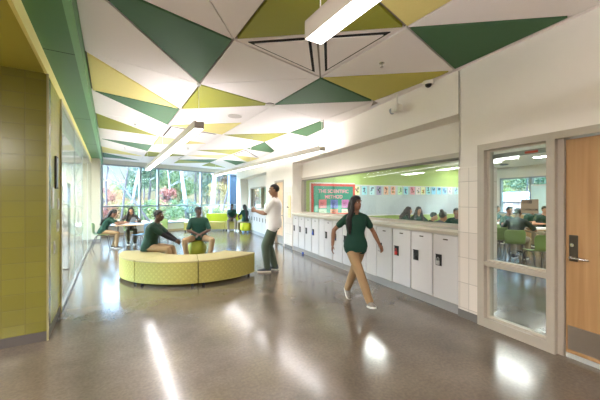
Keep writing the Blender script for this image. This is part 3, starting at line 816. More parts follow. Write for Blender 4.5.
# ------------------------------------------------------------------ classroom: boards, sheets, lamps
EF = SE   # end wall face
def e_pt(px, py): return t_on(px, SE), h_e(px, py, SE)
tb0, zt = e_pt(311, 183.2); tb1 = t_on(354.5, SE)
zt = h_e(330, 183.9, SE); zb_ = 1.02
t = thing('bulletin_board', 'teal bulletin board with red border and pink letters', 'board', RW(0, EF, 0), RA)
MB().box(tb0, tb1, -.02, 0, zb_, zt).build('backing', M_TEAL, t)
bd = MB(); w = .075
bd.box(tb0, tb1, -.032, -.018, zt - w, zt).box(tb0, tb0 + w, -.032, -.018, zb_, zt).box(tb1 - w, tb1, -.032, -.018, zb_, zt).box(tb0, tb1, -.032, -.018, zb_, zb_ + w)
bd.build('border', M_REDB, t)
MB().box(tb0 - .05, tb0 - .01, -.02, 0, zb_, zt + .04).box(tb0 - .05, tb1, -.02, 0, zt + .005, zt + .04).build('rail', M_PLASTIC, t)
tw = tb1 - tb0
ca = (tb0 + tb1) / 2
text('THE SCIENTIFIC', tw * .098, M_PINKL, t, (ca, -.024, zt - .075 - tw * .135), (R(90), 0, 0), bold=True, align='CENTER')
text('METHOD', tw * .098, M_PINKL, t, (ca, -.024, zt - .075 - tw * .245), (R(90), 0, 0), bold=True, align='CENTER')
cols6 = [((232, 110, 120), 'pink'), ((96, 110, 190), 'blue violet'), ((214, 120, 190), 'magenta'), ((206, 214, 176), 'pale green'), ((240, 110, 50), 'orange'), ((236, 226, 196), 'cream')]
for i, (c, nm) in enumerate(cols6):
    x, y = i % 3, i // 3
    cx = tb0 + tw * (.25 + .26 * x); cz = zt - tw * (.40 + .19 * y)
    o = thing('project_card', nm + ' card pinned in the ' + ('upper' if y == 0 else 'lower') + ' row of the teal board', 'card', RW(cx, EF - .02, cz), RA, 'cards on the teal board')
    MB().box(-tw * .085, tw * .085, -.006, 0, -tw * .085, tw * .085).build('card', mat('card_%d' % i, c, .7, var=.25, scale=9), o)
    for q in range(3): MB().box(-tw * .05, tw * (.03 - .01 * q), -.008, -.005, tw * (.03 - .03 * q), tw * (.04 - .03 * q)).build('writing', mat('card_ink_%d' % i, tuple(int(v * .55) for v in c), .7), o)
te = t_on(459.5, SE); wz1 = h_e(400, 186.5, SE); wz0 = h_e(400, 214.2, SE)
t = thing('whiteboard', 'wide whiteboard across the green classroom end wall', 'whiteboard', RW(0, EF, 0), RA)
MB().box(tb1 + .02, te + 2.2, -.018, 0, wz0, wz1).build('surface', M_WBOARD, t)
MB().box(tb1 + .02, te + 2.2, -.03, 0, wz0 - .03, wz0).box(tb1 + .02, te + 2.2, -.024, 0, wz1, wz1 + .03).build('rail', M_PLASTIC, t)
scol = [(206, 176, 120), (110, 170, 190), (140, 180, 210), (104, 90, 130), (196, 130, 100), (222, 120, 96), (120, 160, 110), (110, 170, 190), (180, 96, 110), (216, 170, 160), (232, 190, 130), (110, 186, 206), (80, 150, 196), (90, 160, 210), (96, 150, 200), (210, 214, 220), (140, 190, 214)]
xs = [357, 364.5, 372, 379, 386, 393, 400, 406, 412.5, 418, 423, 428.3, 433.5, 439, 444.5, 450, 456]
onm = ['first', 'second', 'third', 'fourth', 'fifth', 'sixth', 'seventh', 'eighth', 'ninth', 'tenth', 'eleventh', 'twelfth', 'thirteenth', 'fourteenth', 'fifteenth', 'sixteenth', 'last']
def hue(c):
    r, g, b = c
    if min(c) > 195: return 'pale grey'
    if b > r and b > g: return 'purple' if r > g else 'blue'
    if g > r: return 'green'
    return 'tan' if g > 165 else 'red brown'
for i, (px, c) in enumerate(zip(xs, scol)):
    tt, zz = t_on(px, SE - .02), h_e(px, 190.6, SE)
    o = thing('artwork_sheet', '%s art sheet, %s from the teal board on the whiteboard top' % (hue(c), onm[i]), 'artwork', RW(tt, EF - .018, zz), RA, 'art sheets above the whiteboard')
    MB().box(-.105, .105, -.005, 0, -.15, .15).build('sheet', mat('sheet_%d' % i, tuple(min(255, v + 62) for v in c), .7, var=.15, scale=8), o)
    rnd = random.Random(i)
    for q in range(7):
        x, z = rnd.uniform(-.07, .03), rnd.uniform(-.12, .07)
        MB().box(x, x + rnd.uniform(.03, .07), -.0075, -.004, z, z + rnd.uniform(.03, .07)).build('picture_patch', mat('sheet_ink_%d_%d' % (i, q), tuple(max(0, min(255, int(v * .7 + rnd.uniform(-50, 50)))) for v in c), .7), o)
# troffers
k = 0
for (tt, ss), nm in zip(((2.1, 4.8), (4.55, 2.36), (7.0, 4.8), (4.55, -2.4), (7.0, -.1), (2.3, -3.7), (7.0, 2.36), (2.3, -5.6)), ('closest to the interior window', 'above the student tables', 'near the whiteboard corner', 'over the door side tables', 'by the outer windows', 'added near the classroom door', 'added over the back tables', 'added just inside the sidelight')):  # lamps marked added have no seen source and only brighten the room
    o = thing('ceiling_light', 'flat white classroom ceiling light ' + nm, 'light', RW(tt, ss, CH2), RA, 'classroom ceiling lights')
    MB().box(-.15, .15, -.68, .68, -.02, 0).build('frame', M_PLASTIC, o)
    MB().box(-.115, .115, -.64, .64, -.026, -.019).build('diffuser', M_TROFF, o)
for px, py, lb in ((517, 154, 'dark round projector mount on the classroom ceiling'), (504, 164, 'small dark vent on the classroom ceiling by the corner')):
    d = ray(px); zc = FPX * (CAMH - CH2) / (py - 200); p = d * zc
    o = thing('ceiling_fixture', lb, 'fixture', (p.x, p.y, CH2), RA)
    MB().lathe([(.14, 0), (.15, -.03), (.1, -.05)], n=20).build('cover', mat('fixture_dark', (110, 118, 124), .5), o)
sh0, sh1 = s_on(531.8, TC), s_on(560, TC)
o = thing('roller_shade', 'pale roller shade half drawn over the classroom window', 'blind', RW(TC - .04, 0, 0), RA)
zsd = h_s(538, 185, TC)
MB().box(-.006, .006, sh1, sh0, 1.03, zsd).build('cloth', M_SHADE, o); MB().tube([(0, sh1, zsd), (0, sh0, zsd)], .02, 8).build('rail', M_PLASTIC, o)

# ------------------------------------------------------------------ chairs and tables
def make_chair(label, m, group, loc=(0, 0, 0), rz=0, cat='chair'):
    """faces +y; seat 0.45 m"""
    t = thing('school_chair', label, cat, loc, rz, group)
    prof = [(-.0, .23, .435), (0, .20, .452), (0, .05, .446), (0, -.12, .452), (0, -.19, .475), (0, -.225, .54), (0, -.235, .64), (0, -.25, .74), (0, -.275, .81)]
    ws = [.195, .215, .225, .215, .20, .205, .215, .215, .185]
    vs = []; rg = []
    for (x, y, z), w in zip(prof, ws):
        g = []
        for i in range(9):
            u = -1 + i / 4
            back = max(0, (z - .5) / .3)
            g.append((u * w, y + (abs(u) ** 2) * .045 * min(1, back * 1.4), z + (abs(u) ** 3) * .018 * (1 - min(1, back))))
        rg.append(g)
    n = 9; M = MB(); M.v = [p for g in rg for p in g]
    for a in range(len(rg) - 1):
        for i in range(n - 1): M.f.append([a * n + i, a * n + i + 1, (a + 1) * n + i + 1, (a + 1) * n + i]); M.m.append(0)
    o = M.build('seat_shell', m, t, smooth=True)
    sdf = o.modifiers.new('thickness', 'SOLIDIFY'); sdf.thickness = .014; sdf.offset = 0
    sb = o.modifiers.new('smooth', 'SUBSURF'); sb.levels = 1; sb.render_levels = 1
    for sx in (-1, 1):
        MB().tube([(sx * .16, .10, .435), (sx * .18, .17, .40), (sx * .215, .24, .012)], .0125, 8).build('leg', M_LEG, t, smooth=True)
        MB().tube([(sx * .16, -.08, .435), (sx * .18, -.14, .40), (sx * .215, -.27, .012)], .0125, 8).build('leg', M_LEG, t, smooth=True)
        MB().tube([(sx * .16, -.1, .435), (sx * .16, .12, .435)], .011, 8).build('rail', M_LEG, t)
    MB().tube([(-.16, .06, .436), (.16, .06, .436)], .011, 8).build('crossbar', M_LEG, t)
    return t
def make_table(label, L, W, loc, rz, group=None, h=.74):
    t = thing('table', label, 'table', loc, rz, group)
    MB().rbox(-L / 2, L / 2, -W / 2, W / 2, h - .008, h, .003).build('top', M_TTOP, t)
    MB().rbox(-L / 2 - .002, L / 2 + .002, -W / 2 - .002, W / 2 + .002, h - .036, h - .006, .004).build('edge_band', M_TABLE, t)
    for sx in (-1, 1):
        for sy in (-1, 1):
            MB().tube([(sx * (L / 2 - .1), sy * (W / 2 - .1), h - .034), (sx * (L / 2 - .08), sy * (W / 2 - .08), .006)], .022, 10).build('leg', M_LEG, t)
    return t
def face(v): return math.atan2(-v[0], v[1])     # rotation that turns local +y to direction v
g = 'corridor study table chairs'
TBL = (.80, 11.62, 0)
make_table('wood edged white table by the far window with two girls', 1.36, 1.1, TBL, 0)
chA = make_chair('green chair under the girl with the long braid', M_CHAIR, g, (-.22, 11.32, 0), face((.96, -.10)))
make_chair('green chair under the girl in the dark hoodie', M_CHAIR, g, (.62, 12.42, 0), face((0.05, -1)))
make_chair('pale blue chair at the near side of the study table', M_CHAIRB, g, atz(142.0, 9.55), face(-RV + FV * .15))
make_chair('green chair at the far right side of the study table', M_CHAIR, g, (1.62, 12.35, 0), face((-.2, -1)))
# tablet and small box on the study table
t = thing('tablet', 'dark tablet on a stand on the study table', 'tablet', (.62, 11.72, .742), R(-60))
Mx = Matrix.Rotation(R(-25), 4, 'X')
MB().rbox(-.13, .13, -.006, .006, .03, .21, .003, M=Mx).build('screen', M_DARK, t); MB().rbox(-.1, .1, -.05, .1, 0, .03, .004).build('stand', mat('tablet_blue', (120, 160, 200), .4), t)
t = tag(MB().rbox(-.12, .12, -.16, .16, 0, .006, .002).build('worksheet', M_PLASTIC, None, (.30, 11.55, .742), R(20)), 'white worksheet under the arms on the study table', 'paper')

# ------------------------------------------------------------------ ring bench
BC = Vector((1.60, 6.98, 0)); BR1, BR2 = 1.45, .74
def bench(a0, a1, label):
    N = 18; g = R(.35)
    am = (a0 + a1) / 2
    t = thing('bench_segment', label, 'bench', (BC.x, BC.y, 0), 0, 'curved ring bench segments')
    def sector(r0, r1, z0, z1, inset=0.0, bev=0.0):
        A0, A1 = R(a0) + g, R(a1) - g
        rg = []
        for i in range(N + 1):
            a = A0 + (A1 - A0) * i / N
            c, s = math.cos(a), math.sin(a)
            prof = [(r0, z0), (r1, z0), (r1, z1 - bev), (r1 - bev, z1), (r0 + bev, z1), (r0, z1 - bev)] if bev else [(r0, z0), (r1, z0), (r1, z1), (r0, z1)]
            rg.append([Vector((q * c, q * s, z)) for q, z in prof])
        return MB().rings(rg, True)
    o = sector(BR2, BR1, .055, .425).build('upholstered_base', M_BENCH, t, fix=True)
    uvl = o.data.uv_layers['UVMap']
    for p in o.data.polygons:
        for li in p.loop_indices:
            co = o.data.vertices[o.data.loops[li].vertex_index].co
            if abs(p.normal.z) < .5:
                ang = math.atan2(co.y, co.x) % (2 * math.pi); uvl.data[li].uv = (ang * 1.475, co.z)
    sector(BR2 - .006, BR1 + .006, .424, .45, bev=.012).build('seat_top', M_BTOP, t, fix=True)
    for a in (a0 + 4, a1 - 4):
        for q in (BR2 + .09, BR1 - .08):
            MB().cyl((q * math.cos(R(a)), q * math.sin(R(a)), 0), .025, .056, 12).build('foot', M_DARK, t)
    return t
bench(-101, -50.5, 'yellow patterned curved bench segment ending beside the standing man')
bench(-148, -101, 'yellow patterned curved bench segment in front of the seated boy')
bench(-200, -148, 'yellow patterned curved bench segment at the glass side, under the boy')

# ------------------------------------------------------------------ ball seat, far sofa, ottoman
t = thing('stability_ball', 'olive green ball seat under the seated man', 'ball', (1.93, 8.25, 0))
MB().ell((0, 0, .25), (.245, .245, .235), n=28, m=16).build('ball', M_BALL, t, smooth=True)
MB().lathe([(.2, 0), (.21, .02), (.2, .06)], n=24).build('base_ring', M_DARK, t)
def sofa_mod(px0, px1, z, back, label, arm=False):
    c = atz((px0 + px1) / 2, z); w = (px1 - px0) / FPX * z
    t = thing('sofa_module', label, 'sofa', c, R(-31.67), 'lime sofa modules by the window')
    MB().rbox(-w / 2, w / 2, 0, .68, .07, .44, .02).build('seat', M_BENCH, t)
    if back: MB().rbox(-w / 2, w / 2, .5, .68, .44, .83, .03).build('backrest', M_SOFA, t)
    for x in (-w / 2 + .06, w / 2 - .06):
        for y in (.06, .62): MB().cyl((x, y, 0), .025, .072, 10).build('foot', M_DARK, t)
    return t
sofa_mod(183.5, 199.2, 14.75, False, 'low yellow sofa module without a back behind the seated man')
sofa_mod(203.2, 224.6, 15.25, True, 'lime sofa module with a back beside the seated far boy')
sofa_mod(225, 241, 15.25, True, 'lime sofa module with a back carrying the far boy')
oc = atz(245.5, 14.45)
t = thing('ottoman', 'lime ottoman under the girl seen from behind', 'ottoman', oc, R(-31.67))
MB().lathe([(.2, .09), (.235, .12), (.24, .3), (.235, .42), (.19, .45)], n=28).build('cushion', M_SOFA, t, smooth=True)
for a in range(4): MB().cyl((.15 * math.cos(a * 1.57 + .78), .15 * math.sin(a * 1.57 + .78), 0), .025, .095, 10).build('foot', mat('foot_blue', (150, 190, 220), .3), t)

# ------------------------------------------------------------------ classroom furniture
cg = 'green classroom chairs'
def ct(px, z): return atz(px, z)
ch = make_chair('green classroom chair on the far side behind the sidelight edge', M_CHAIR, cg, ct(491, 9.2), face(RV * .4 + FV))
make_chair('green classroom chair under the student with turned back', M_CHAIR, cg, ct(514, 7.55), face(RV * .55 + FV))
make_chair('green classroom chair closest to the door, empty', M_CHAIR, cg, ct(538.5, 6.5), face(RV * .1 + FV))
make_chair('green classroom chair between the sidelight frame and the student with turned back', M_CHAIR, cg, ct(498, 8.3), face(RV * .5 + FV))
tg = 'white classroom tables'
make_table('white classroom table in front of the student with turned back', 2.0, .75, RW(5.95, 2.3), face(RV * .15 + FV), tg)
make_table('white classroom table further in, by the outer window', 1.2, .55, RW(6.9, 4.15), RA, tg)
make_table('white classroom table behind the interior window', .95, 1.0, RW(2.95, 2.35), RA, tg)
make_table('white classroom table near the whiteboard', 1.3, .6, RW(3.75, 3.95), RA, tg)
t = thing('red_basket', 'red basket on the table beside the student at the window edge', 'basket', ct(456.5, 7.15) + Vector((0, 0, .742)), RA)
MB().rings([[Vector((sx * w, sy * d, z)) for sx, sy in ((-1, -1), (1, -1), (1, 1), (-1, 1))] for w, d, z in ((.10, .08, 0), (.13, .1, .09))], True).build('bin', M_RED, t, fix=True)
MB().box(-.135, .135, -.105, -.095, .085, .1).box(-.135, .135, .095, .105, .085, .1).box(-.135, -.125, -.1, .1, .085, .1).box(.125, .135, -.1, .1, .085, .1).build('rim', M_RED, t)
for px, z, lb in ((536, 8.5, 'open white workbook on the classroom table behind the sign'), (542, 8.6, 'white paper at the end of the near classroom table')):
    tag(MB().rbox(-.15, .15, -.11, .11, 0, .012, .002).build('workbook', M_PLASTIC, None, ct(px, z) + Vector((0, 0, .742)), .4), lb, 'book', 'workbooks on the classroom table')
t = thing('bookcase', 'low pale wood bookcase under the classroom window', 'bookcase', RW(TC - .2, s_on(507, TC - .2), 0), RA)
MB().box(-.17, .17, -1.2, 1.2, .0, .04).box(-.17, .17, -1.2, 1.2, .9, .94).box(-.17, .17, -1.2, -1.17, 0, .94).box(-.17, .17, 1.17, 1.2, 0, .94).box(.14, .17, -1.2, 1.2, 0, .94).build('carcass', M_DOORF, t)
MB().box(-.16, .14, -1.17, 1.17, .46, .49).build('shelf', M_DOORF, t)
# ------------------------------------------------------------------ people
SK1 = mat('skin_deep', (84, 56, 42), .5, var=.05); SK2 = mat('skin_brown', (142, 98, 72), .5, var=.05); SK3 = mat('skin_tan', (186, 136, 104), .5, var=.04)
H_BLACK = mat('hair_black', (22, 18, 17), .6, var=.3, scale=60, bump=.4); H_BROWN = mat('hair_dark_brown', (24, 18, 16), .5, var=.35, scale=50, bump=.4); H_GREYH = mat('hair_grey', (92, 88, 84), .6, var=.2, scale=60, bump=.3)
POLO = mat('polo_green', (10, 60, 46), .8, var=.12, scale=9, bump=.25, bscale=14); POLOD = mat('polo_dark', (16, 52, 36), .8, var=.12, scale=9, bump=.25, bscale=14)
POLOW = mat('polo_white', (238, 233, 230), .8, var=.03, scale=9, bump=.25, bscale=12); HOOD = mat('hoodie', (66, 58, 52), .9, var=.25, scale=16, bump=.3); GREYS = mat('grey_sweater', (104, 110, 116), .9, var=.15, scale=16)
KHAKI = mat('khaki', (160, 130, 94), .8, var=.06, scale=8, bump=.3, bscale=10); KHAKID = mat('khaki_grey', (150, 134, 112), .8, var=.06, scale=8, bump=.2, bscale=10); PANTG = mat('trousers_green', (78, 90, 74), .8, var=.08, scale=8, bump=.3, bscale=10)
OLIVEP = mat('trousers_olive', (92, 84, 60), .8, var=.08, scale=8, bump=.2)
BLACKC = mat('black_cloth', (20, 20, 24), .8, var=.2); SHOEG = mat('shoe_grey', (132, 124, 116), .6, var=.6, scale=26); SHOEB = mat('shoe_black', (30, 30, 32), .5, var=.4, scale=22); SHOEM = mat('shoe_mixed', (64, 74, 84), .5, var=.9, scale=16); SHOEW = mat('shoe_white', (220, 216, 210), .5, var=.2, scale=20)
SOLE = mat('sole_white', (226, 222, 214), .5); EYEW = mat('eye_white', (220, 214, 206), .3); EYED = mat('iris', (30, 20, 16), .2); LIPS = mat('lips', (120, 66, 58), .5)

def fuse(mb, name, m, vox, parent=None, it=4, fac=.5):
    me = mb.mesh(name + '_raw', m, fix=True)
    o = bpy.data.objects.new(name, me); COL.objects.link(o)
    r = o.modifiers.new('r', 'REMESH'); r.mode = 'VOXEL'; r.voxel_size = vox; r.adaptivity = 0
    s = o.modifiers.new('s', 'SMOOTH'); s.iterations = it; s.factor = fac
    dg = bpy.context.evaluated_depsgraph_get()
    me2 = bpy.data.meshes.new_from_object(o.evaluated_get(dg)); me2.name = name
    bpy.data.objects.remove(o); bpy.data.meshes.remove(me)
    me2.materials.clear(); me2.materials.append(m)
    me2.polygons.foreach_set('use_smooth', [True] * len(me2.polygons))
    o2 = bpy.data.objects.new(name, me2); COL.objects.link(o2)
    if parent: o2.parent = parent
    return o2
def ik(a, t, l1, l2, pole):
    d = t - a; L = min(d.length, (l1 + l2) * .998); u = d.normalized(); t2 = a + u * L
    x = (l1 * l1 - l2 * l2 + L * L) / (2 * L); h = math.sqrt(max(l1 * l1 - x * x, 0))
    p = Vector(pole); p = p - u * p.dot(u)
    p = p.normalized() if p.length > 1e-4 else Vector((0, 0, 1))
    return a + u * x + p * h, t2
def capsule(mb, pts, rs, n=12):
    """rounded tapered limb through the points"""
    pts = [Vector(p) for p in pts]
    d0 = (pts[0] - pts[1]).normalized(); d1 = (pts[-1] - pts[-2]).normalized()
    P = [pts[0] + d0 * rs[0] * .85, pts[0] + d0 * rs[0] * .5] + pts + [pts[-1] + d1 * rs[-1] * .5, pts[-1] + d1 * rs[-1] * .85]
    Q = [rs[0] * .45, rs[0] * .85] + list(rs) + [rs[-1] * .85, rs[-1] * .45]
    return mb.tube(P, Q, n)
def lerp(a, b, t): return a + (b - a) * t
def hand(mb, wr, d, pn, side, curl, k):
    d = d.normalized(); pn = (pn - d * pn.dot(d)).normalized(); th = d.cross(pn) * side
    rg = []
    for t, w, h in ((-.01, .022, .018), (.02, .03, .017), (.055, .038, .016), (.085, .038, .013), (.095, .030, .010)):
        c = wr + d * t * k
        rg.append([c + (th * w * math.cos(a) + pn * h * math.sin(a)) * k for a in [2 * math.pi * i / 12 for i in range(12)]])
    mb.rings(rg, True)
    for off, ln, cu in ((.029, .070, curl * .85), (.0095, .078, curl), (-.0105, .073, curl * 1.05), (-.029, .058, curl * 1.15)):
        p = wr + (d * .085 + th * off) * k; pts = [p - d * .02 * k, p]; ang = 0
        for j, fr in enumerate((.45, .32, .23)):
            ang += cu * (1, 1.15, .8)[j]
            dd = d * math.cos(ang) + pn * math.sin(ang) + th * off * .9
            p = p + dd.normalized() * ln * fr * k; pts.append(p)
        mb.tube(pts, [.0092 * k, .0092 * k, .0086 * k, .0082 * k, .0068 * k], 8)
    p = wr + (d * .018 + th * .022) * k; pts = [p]
    for j, (ln, a) in enumerate(((.04, .85), (.032, .55), (.026, .35))):
        dd = (d * math.cos(a) + th * math.sin(a) + pn * .35).normalized(); p = p + dd * ln * k; pts.append(p)
    mb.tube(pts, [.0125 * k, .0115 * k, .0098 * k, .0075 * k], 8)

def person(label, loc, hd, k=1.0, pel=(0, 0, .93), lean=0, roll=0, twist=0, head=(0, 0), hands=None, poles=None, palms=None, curl=.45,
           feet=None, knees=None, fyaw=(0, 0), fpit=(0, 0), female=False, skin=SK2, shirt=POLO, pants=KHAKI, shoe=SHOEB, hair='short', hairm=H_BLACK,
           sleeve=.55, under=None, vox=.0085, group=None, fine=True, hem=-.05, hipyaw=0, hair_front=True, stout=1.0, loose=1.0):
    t = thing('person', label, 'person', loc, face(hd), group)
    pel = Vector(pel)
    U = Vector((math.sin(R(roll)), math.sin(R(lean)) * math.cos(R(roll)), math.cos(R(lean)) * math.cos(R(roll)))).normalized()
    X = Matrix.Rotation(R(twist), 3, 'Z') @ Vector((1, 0, 0)); X = (X - U * X.dot(U)).normalized(); F = U.cross(X)
    HX = Matrix.Rotation(R(hipyaw), 3, 'Z') @ Vector((1, 0, 0)); HF = Vector((0, 0, 1)).cross(HX)
    def sp(s):   # spine point, slightly bowed
        u = s * k
        b = math.sin(R(lean)) * .06 * math.sin(min(1, max(0, s / .52)) * math.pi) * k
        return pel + U * u - F * b
    def axes(s):
        q = min(1, max(0, s / .3)); x = (HX * (1 - q) + X * q).normalized(); f = (HF * (1 - q) + F * q)
        ug = Vector((0, 0, 1)) * (1 - q) + U * q
        f = (f - ug * 0).normalized(); return x, f
    if female: T = [(-.09, .10, .08), (-.05, .145, .11), (0, .165, .118), (.07, .155, .11), (.16, .125, .092), (.22, .118, .088), (.30, .135, .108), (.36, .143, .115), (.42, .15, .10), (.46, .14, .082), (.50, .085, .06), (.53, .05, .05)]; sh = .152; hipx = .088
    else: T = [(-.09, .10, .08), (-.05, .14, .105), (0, .158, .115), (.07, .155, .112), (.16, .148, .105), (.22, .148, .104), (.30, .160, .112), (.38, .175, .118), (.43, .178, .105), (.47, .155, .085), (.51, .09, .062), (.54, .058, .056)]; sh = .178; hipx = .09
    def ring(s, w, d, g, n=20):
        x, f = axes(s); c = sp(s); out = []
        for i in range(n):
            a = 2 * math.pi * i / n; ca, sa = math.cos(a), math.sin(a)
            e = .85
            out.append(c + x * (math.copysign(abs(ca) ** e, ca) * (w * stout + g) * k) + f * (math.copysign(abs(sa) ** e, sa) * (d * stout + g) * k))
        return out
    body = MB(); body.rings([ring(s, w, d, -.004) for s, w, d in T], True)
    S = [sp(.437) + X * (q * sh * k) - F * .005 for q in (1, -1)]
    hips = [pel + HX * (q * hipx * k) - Vector((0, 0, .01 * k)) for q in (1, -1)]
    sc = (.9 if female else 1.0)
    UA, FA, TH, SH = .285 * k, .25 * k, .425 * k, .42 * k
    arms, legs = [], []
    for i, q in enumerate((1, -1)):
        ht = Vector(hands[i]) if hands else Vector((q * .24, .08, pel.z - .02))
        el, wr = ik(S[i], ht, UA, FA, poles[i] if poles else (q * .35, -1, -.2)); arms.append((S[i], el, wr))
        ft = Vector(feet[i]) if feet else Vector((q * .10, 0, .085 * k))
        kn, an = ik(hips[i], ft, TH, SH, knees[i] if knees else (q * .1, 1, 0)); legs.append((hips[i], kn, an))
    for i, q in enumerate((1, -1)): capsule(body, [sp(.49) + X * q * .045 * k, lerp(sp(.49) + X * q * .045 * k, S[i] + U * .012 * k, .9)], [.047 * k, .046 * k * sc])
    # neck and head
    nb = sp(.50); hy, hp = R(head[0]), R(head[1])
    base = Matrix.Rotation(R(twist) + hy, 3, 'Z') @ Matrix.Rotation(hp, 3, 'X')     # +pitch looks up
    tiltU = (U * .55 + Vector((0, 0, 1)) * .45).normalized()
    hc = sp(.535) + tiltU * .135 * k + F * .018 * k
    def hpnt(x, y, z): return hc + base @ Vector((x, y, z)) * k
    capsule(body, [nb - U * .02 * k, lerp(nb, hpnt(0, -.02, -.06), .5), hpnt(0, -.015, -.05)], [.062 * k * sc, .054 * k * sc, .056 * k * sc], 14)
    hs = .96 if female else 1.0
    body.ell(hpnt(0, -.012, .03), (.074 * k * hs, .094 * k * hs, .088 * k * hs), 18, 12, M3=base)
    body.ell(hpnt(0, .020, -.03), (.060 * k * hs, .068 * k * hs, .080 * k * hs), 16, 10, M3=base)
    body.ell(hpnt(0, .045, -.078), (.034 * k * hs, .036 * k * hs, .030 * k), 12, 8, M3=base)       # chin
    body.tube([hpnt(0, .078, .02), hpnt(0, .092, -.004), hpnt(0, .103, -.026), hpnt(0, .088, -.034)], [.009 * k, .011 * k, .015 * k, .012 * k], 8)
    body.ell(hpnt(0, .083, .034), (.045 * k, .012 * k, .010 * k), 10, 6, M3=base)                    # brow
    body.ell(hpnt(0, .082, -.056), (.022 * k, .010 * k, .010 * k), 10, 6, M3=base)                  # mouth relief
    for q in (1, -1): body.ell(hpnt(q * .075 * hs, -.012, -.008), (.010 * k, .020 * k, .031 * k), 10, 8, M3=base)
    for i, q in enumerate((1, -1)):
        s_, e, w = arms[i]
        capsule(body, [s_, lerp(s_, e, .3), lerp(s_, e, .7), e], [.052 * k * sc, .048 * k * sc, .042 * k * sc, .038 * k * sc])
        capsule(body, [e, lerp(e, w, .3), lerp(e, w, .75), w], [.038 * k * sc, .041 * k * sc, .031 * k * sc, .025 * k * sc])
        pn = Vector(palms[i]) if palms else Vector((-q, 0, 0))
        d = (w - e).normalized()
        if abs(pn.normalized().dot(d)) > .95: pn = pn + Vector((0, 1, .3))
        hand(body, w, d, pn, q, curl, k * (.92 if female else 1))
        h_, kn, an = legs[i]
        capsule(body, [h_, lerp(h_, kn, .4), lerp(h_, kn, .8), kn], [.08 * k, .072 * k, .056 * k, .052 * k])
        capsule(body, [kn, lerp(kn, an, .3), lerp(kn, an, .7), an], [.052 * k, .053 * k, .038 * k, .034 * k])
    fuse(body, 'body', skin, vox * k, t, it=3)
    cv = max(vox * 1.15, .010) * k
    # shirt
    sm_ = MB(); rows = [r for r in T if hem - .001 <= r[0] <= (.50 if female else .515)]
    rows = [(hem, rows[0][1] + .004, rows[0][2] + .004)] + [r for r in rows if r[0] > hem + .02]
    sm_.rings([ring(s, w + (.010 if s < .12 else .004), d + (.010 if s < .12 else .004), .013) for s, w, d in rows], True)
    for i, q in enumerate((1, -1)):
        s_, e, w = arms[i]
        capsule(sm_, [sp(.482) + X * q * .055 * k, lerp(sp(.482) + X * q * .055 * k, s_ + U * .012 * k, .9)], [.054 * k, .057 * k * sc])
        if sleeve <= 1:
            sm_.ell(s_, (.063 * k * sc,) * 3)
            capsule(sm_, [s_, lerp(s_, e, .3), lerp(s_, e, sleeve * .85), lerp(s_, e, sleeve)], [.063 * k * sc, .062 * k * sc, .060 * k * sc, .061 * k * sc])
        else:
            sm_.ell(s_, (.063 * k * sc,) * 3)
            capsule(sm_, [s_, lerp(s_, e, .4), e], [.066 * k * sc, .061 * k * sc, .055 * k * sc])
            capsule(sm_, [e, lerp(e, w, .5), lerp(e, w, min(1, sleeve - 1))], [.055 * k * sc, .052 * k * sc, .042 * k * sc])
    for h_, kn, an in legs:
        if kn.z < h_.z * .72: capsule(sm_, [h_, lerp(h_, kn, .09)], [.112 * k * sc, .110 * k * sc], 14)
    so_ = fuse(sm_, 'shirt', shirt, cv, t, it=3)
    # collar
    cm = MB(); n = 18; x, f = X, F
    for r0, z in ((.070, 0),):
        pts = []
        rg = []
        for j in range(n + 1):
            a = R(-235 + 290 * j / n); a = R(115) + R(310) * j / n
            dirv = x * math.cos(a) + f * math.sin(a)
            c = sp(.497) + U * .004 * k
            p0 = c + dirv * .080 * k * sc - U * .006 * k; p1 = c + dirv * .066 * k * sc + U * .030 * k
            o_ = dirv * .006 * k
            rg.append([p0 + o_, p1 + o_, p1 - o_, p0 - o_])
        cm.rings(rg, True)
    cm.build('collar', shirt, so_, smooth=False, fix=True)
    if under:
        um = MB()
        for i in (0, 1):
            s_, e, w = arms[i]
            capsule(um, [lerp(s_, e, .5), e], [.055 * k, .045 * k]); capsule(um, [e, lerp(e, w, .4), lerp(e, w, .97)], [.046 * k, .047 * k, .033 * k])
        fuse(um, 'undershirt_sleeves', under, cv, t, it=2)
    # trousers
    tm = MB(); tm.rings([ring(s, w, d, .009) for s, w, d in T if s <= .16], True)
    for i, q in enumerate((1, -1)):
        h_, kn, an = legs[i]
        capsule(tm, [h_, lerp(h_, kn, .4), lerp(h_, kn, .8), kn], [.091 * k, .084 * k, .072 * k * loose, .068 * k * loose], 14)
        capsule(tm, [kn, lerp(kn, an, .3), lerp(kn, an, .7), lerp(kn, an, .97)], [.068 * k * loose, .068 * k * loose, .060 * k * loose, .058 * k * loose], 14)
    fuse(tm, 'trousers', pants, cv, t, it=3)
    # shoes
    for i, q in enumerate((1, -1)):
        an = legs[i][2]
        Mz = Matrix.Rotation(R(fyaw[i]), 3, 'Z') @ Matrix.Rotation(R(fpit[i]), 3, 'X')
        def fp(x, y, z): return an + Mz @ (Vector((x, y, z)) * k * (.92 if female else 1))
        rg = []
        for y, w, z0, z1 in ((-.072, .018, -.062, -.005), (-.062, .033, -.068, .03), (-.02, .038, -.068, .038), (.03, .040, -.068, .015), (.09, .046, -.068, -.018), (.14, .046, -.068, -.03), (.178, .036, -.066, -.038), (.195, .016, -.06, -.048)):
            cz, hz = (z0 + z1) / 2, (z1 - z0) / 2
            rg.append([fp(w * math.copysign(abs(math.cos(a)) ** .8, math.cos(a)), y, cz + hz * math.copysign(abs(math.sin(a)) ** .7, math.sin(a))) for a in [2 * math.pi * j / 14 for j in range(14)]])
        so = MB().rings(rg, True).build('shoe', shoe, t, smooth=True, fix=True)
        outl = [(-.034, -.07), (.034, -.07), (.044, .02), (.05, .1), (.048, .15), (.03, .195), (0, .203), (-.03, .195), (-.048, .15), (-.05, .1), (-.044, .02)]
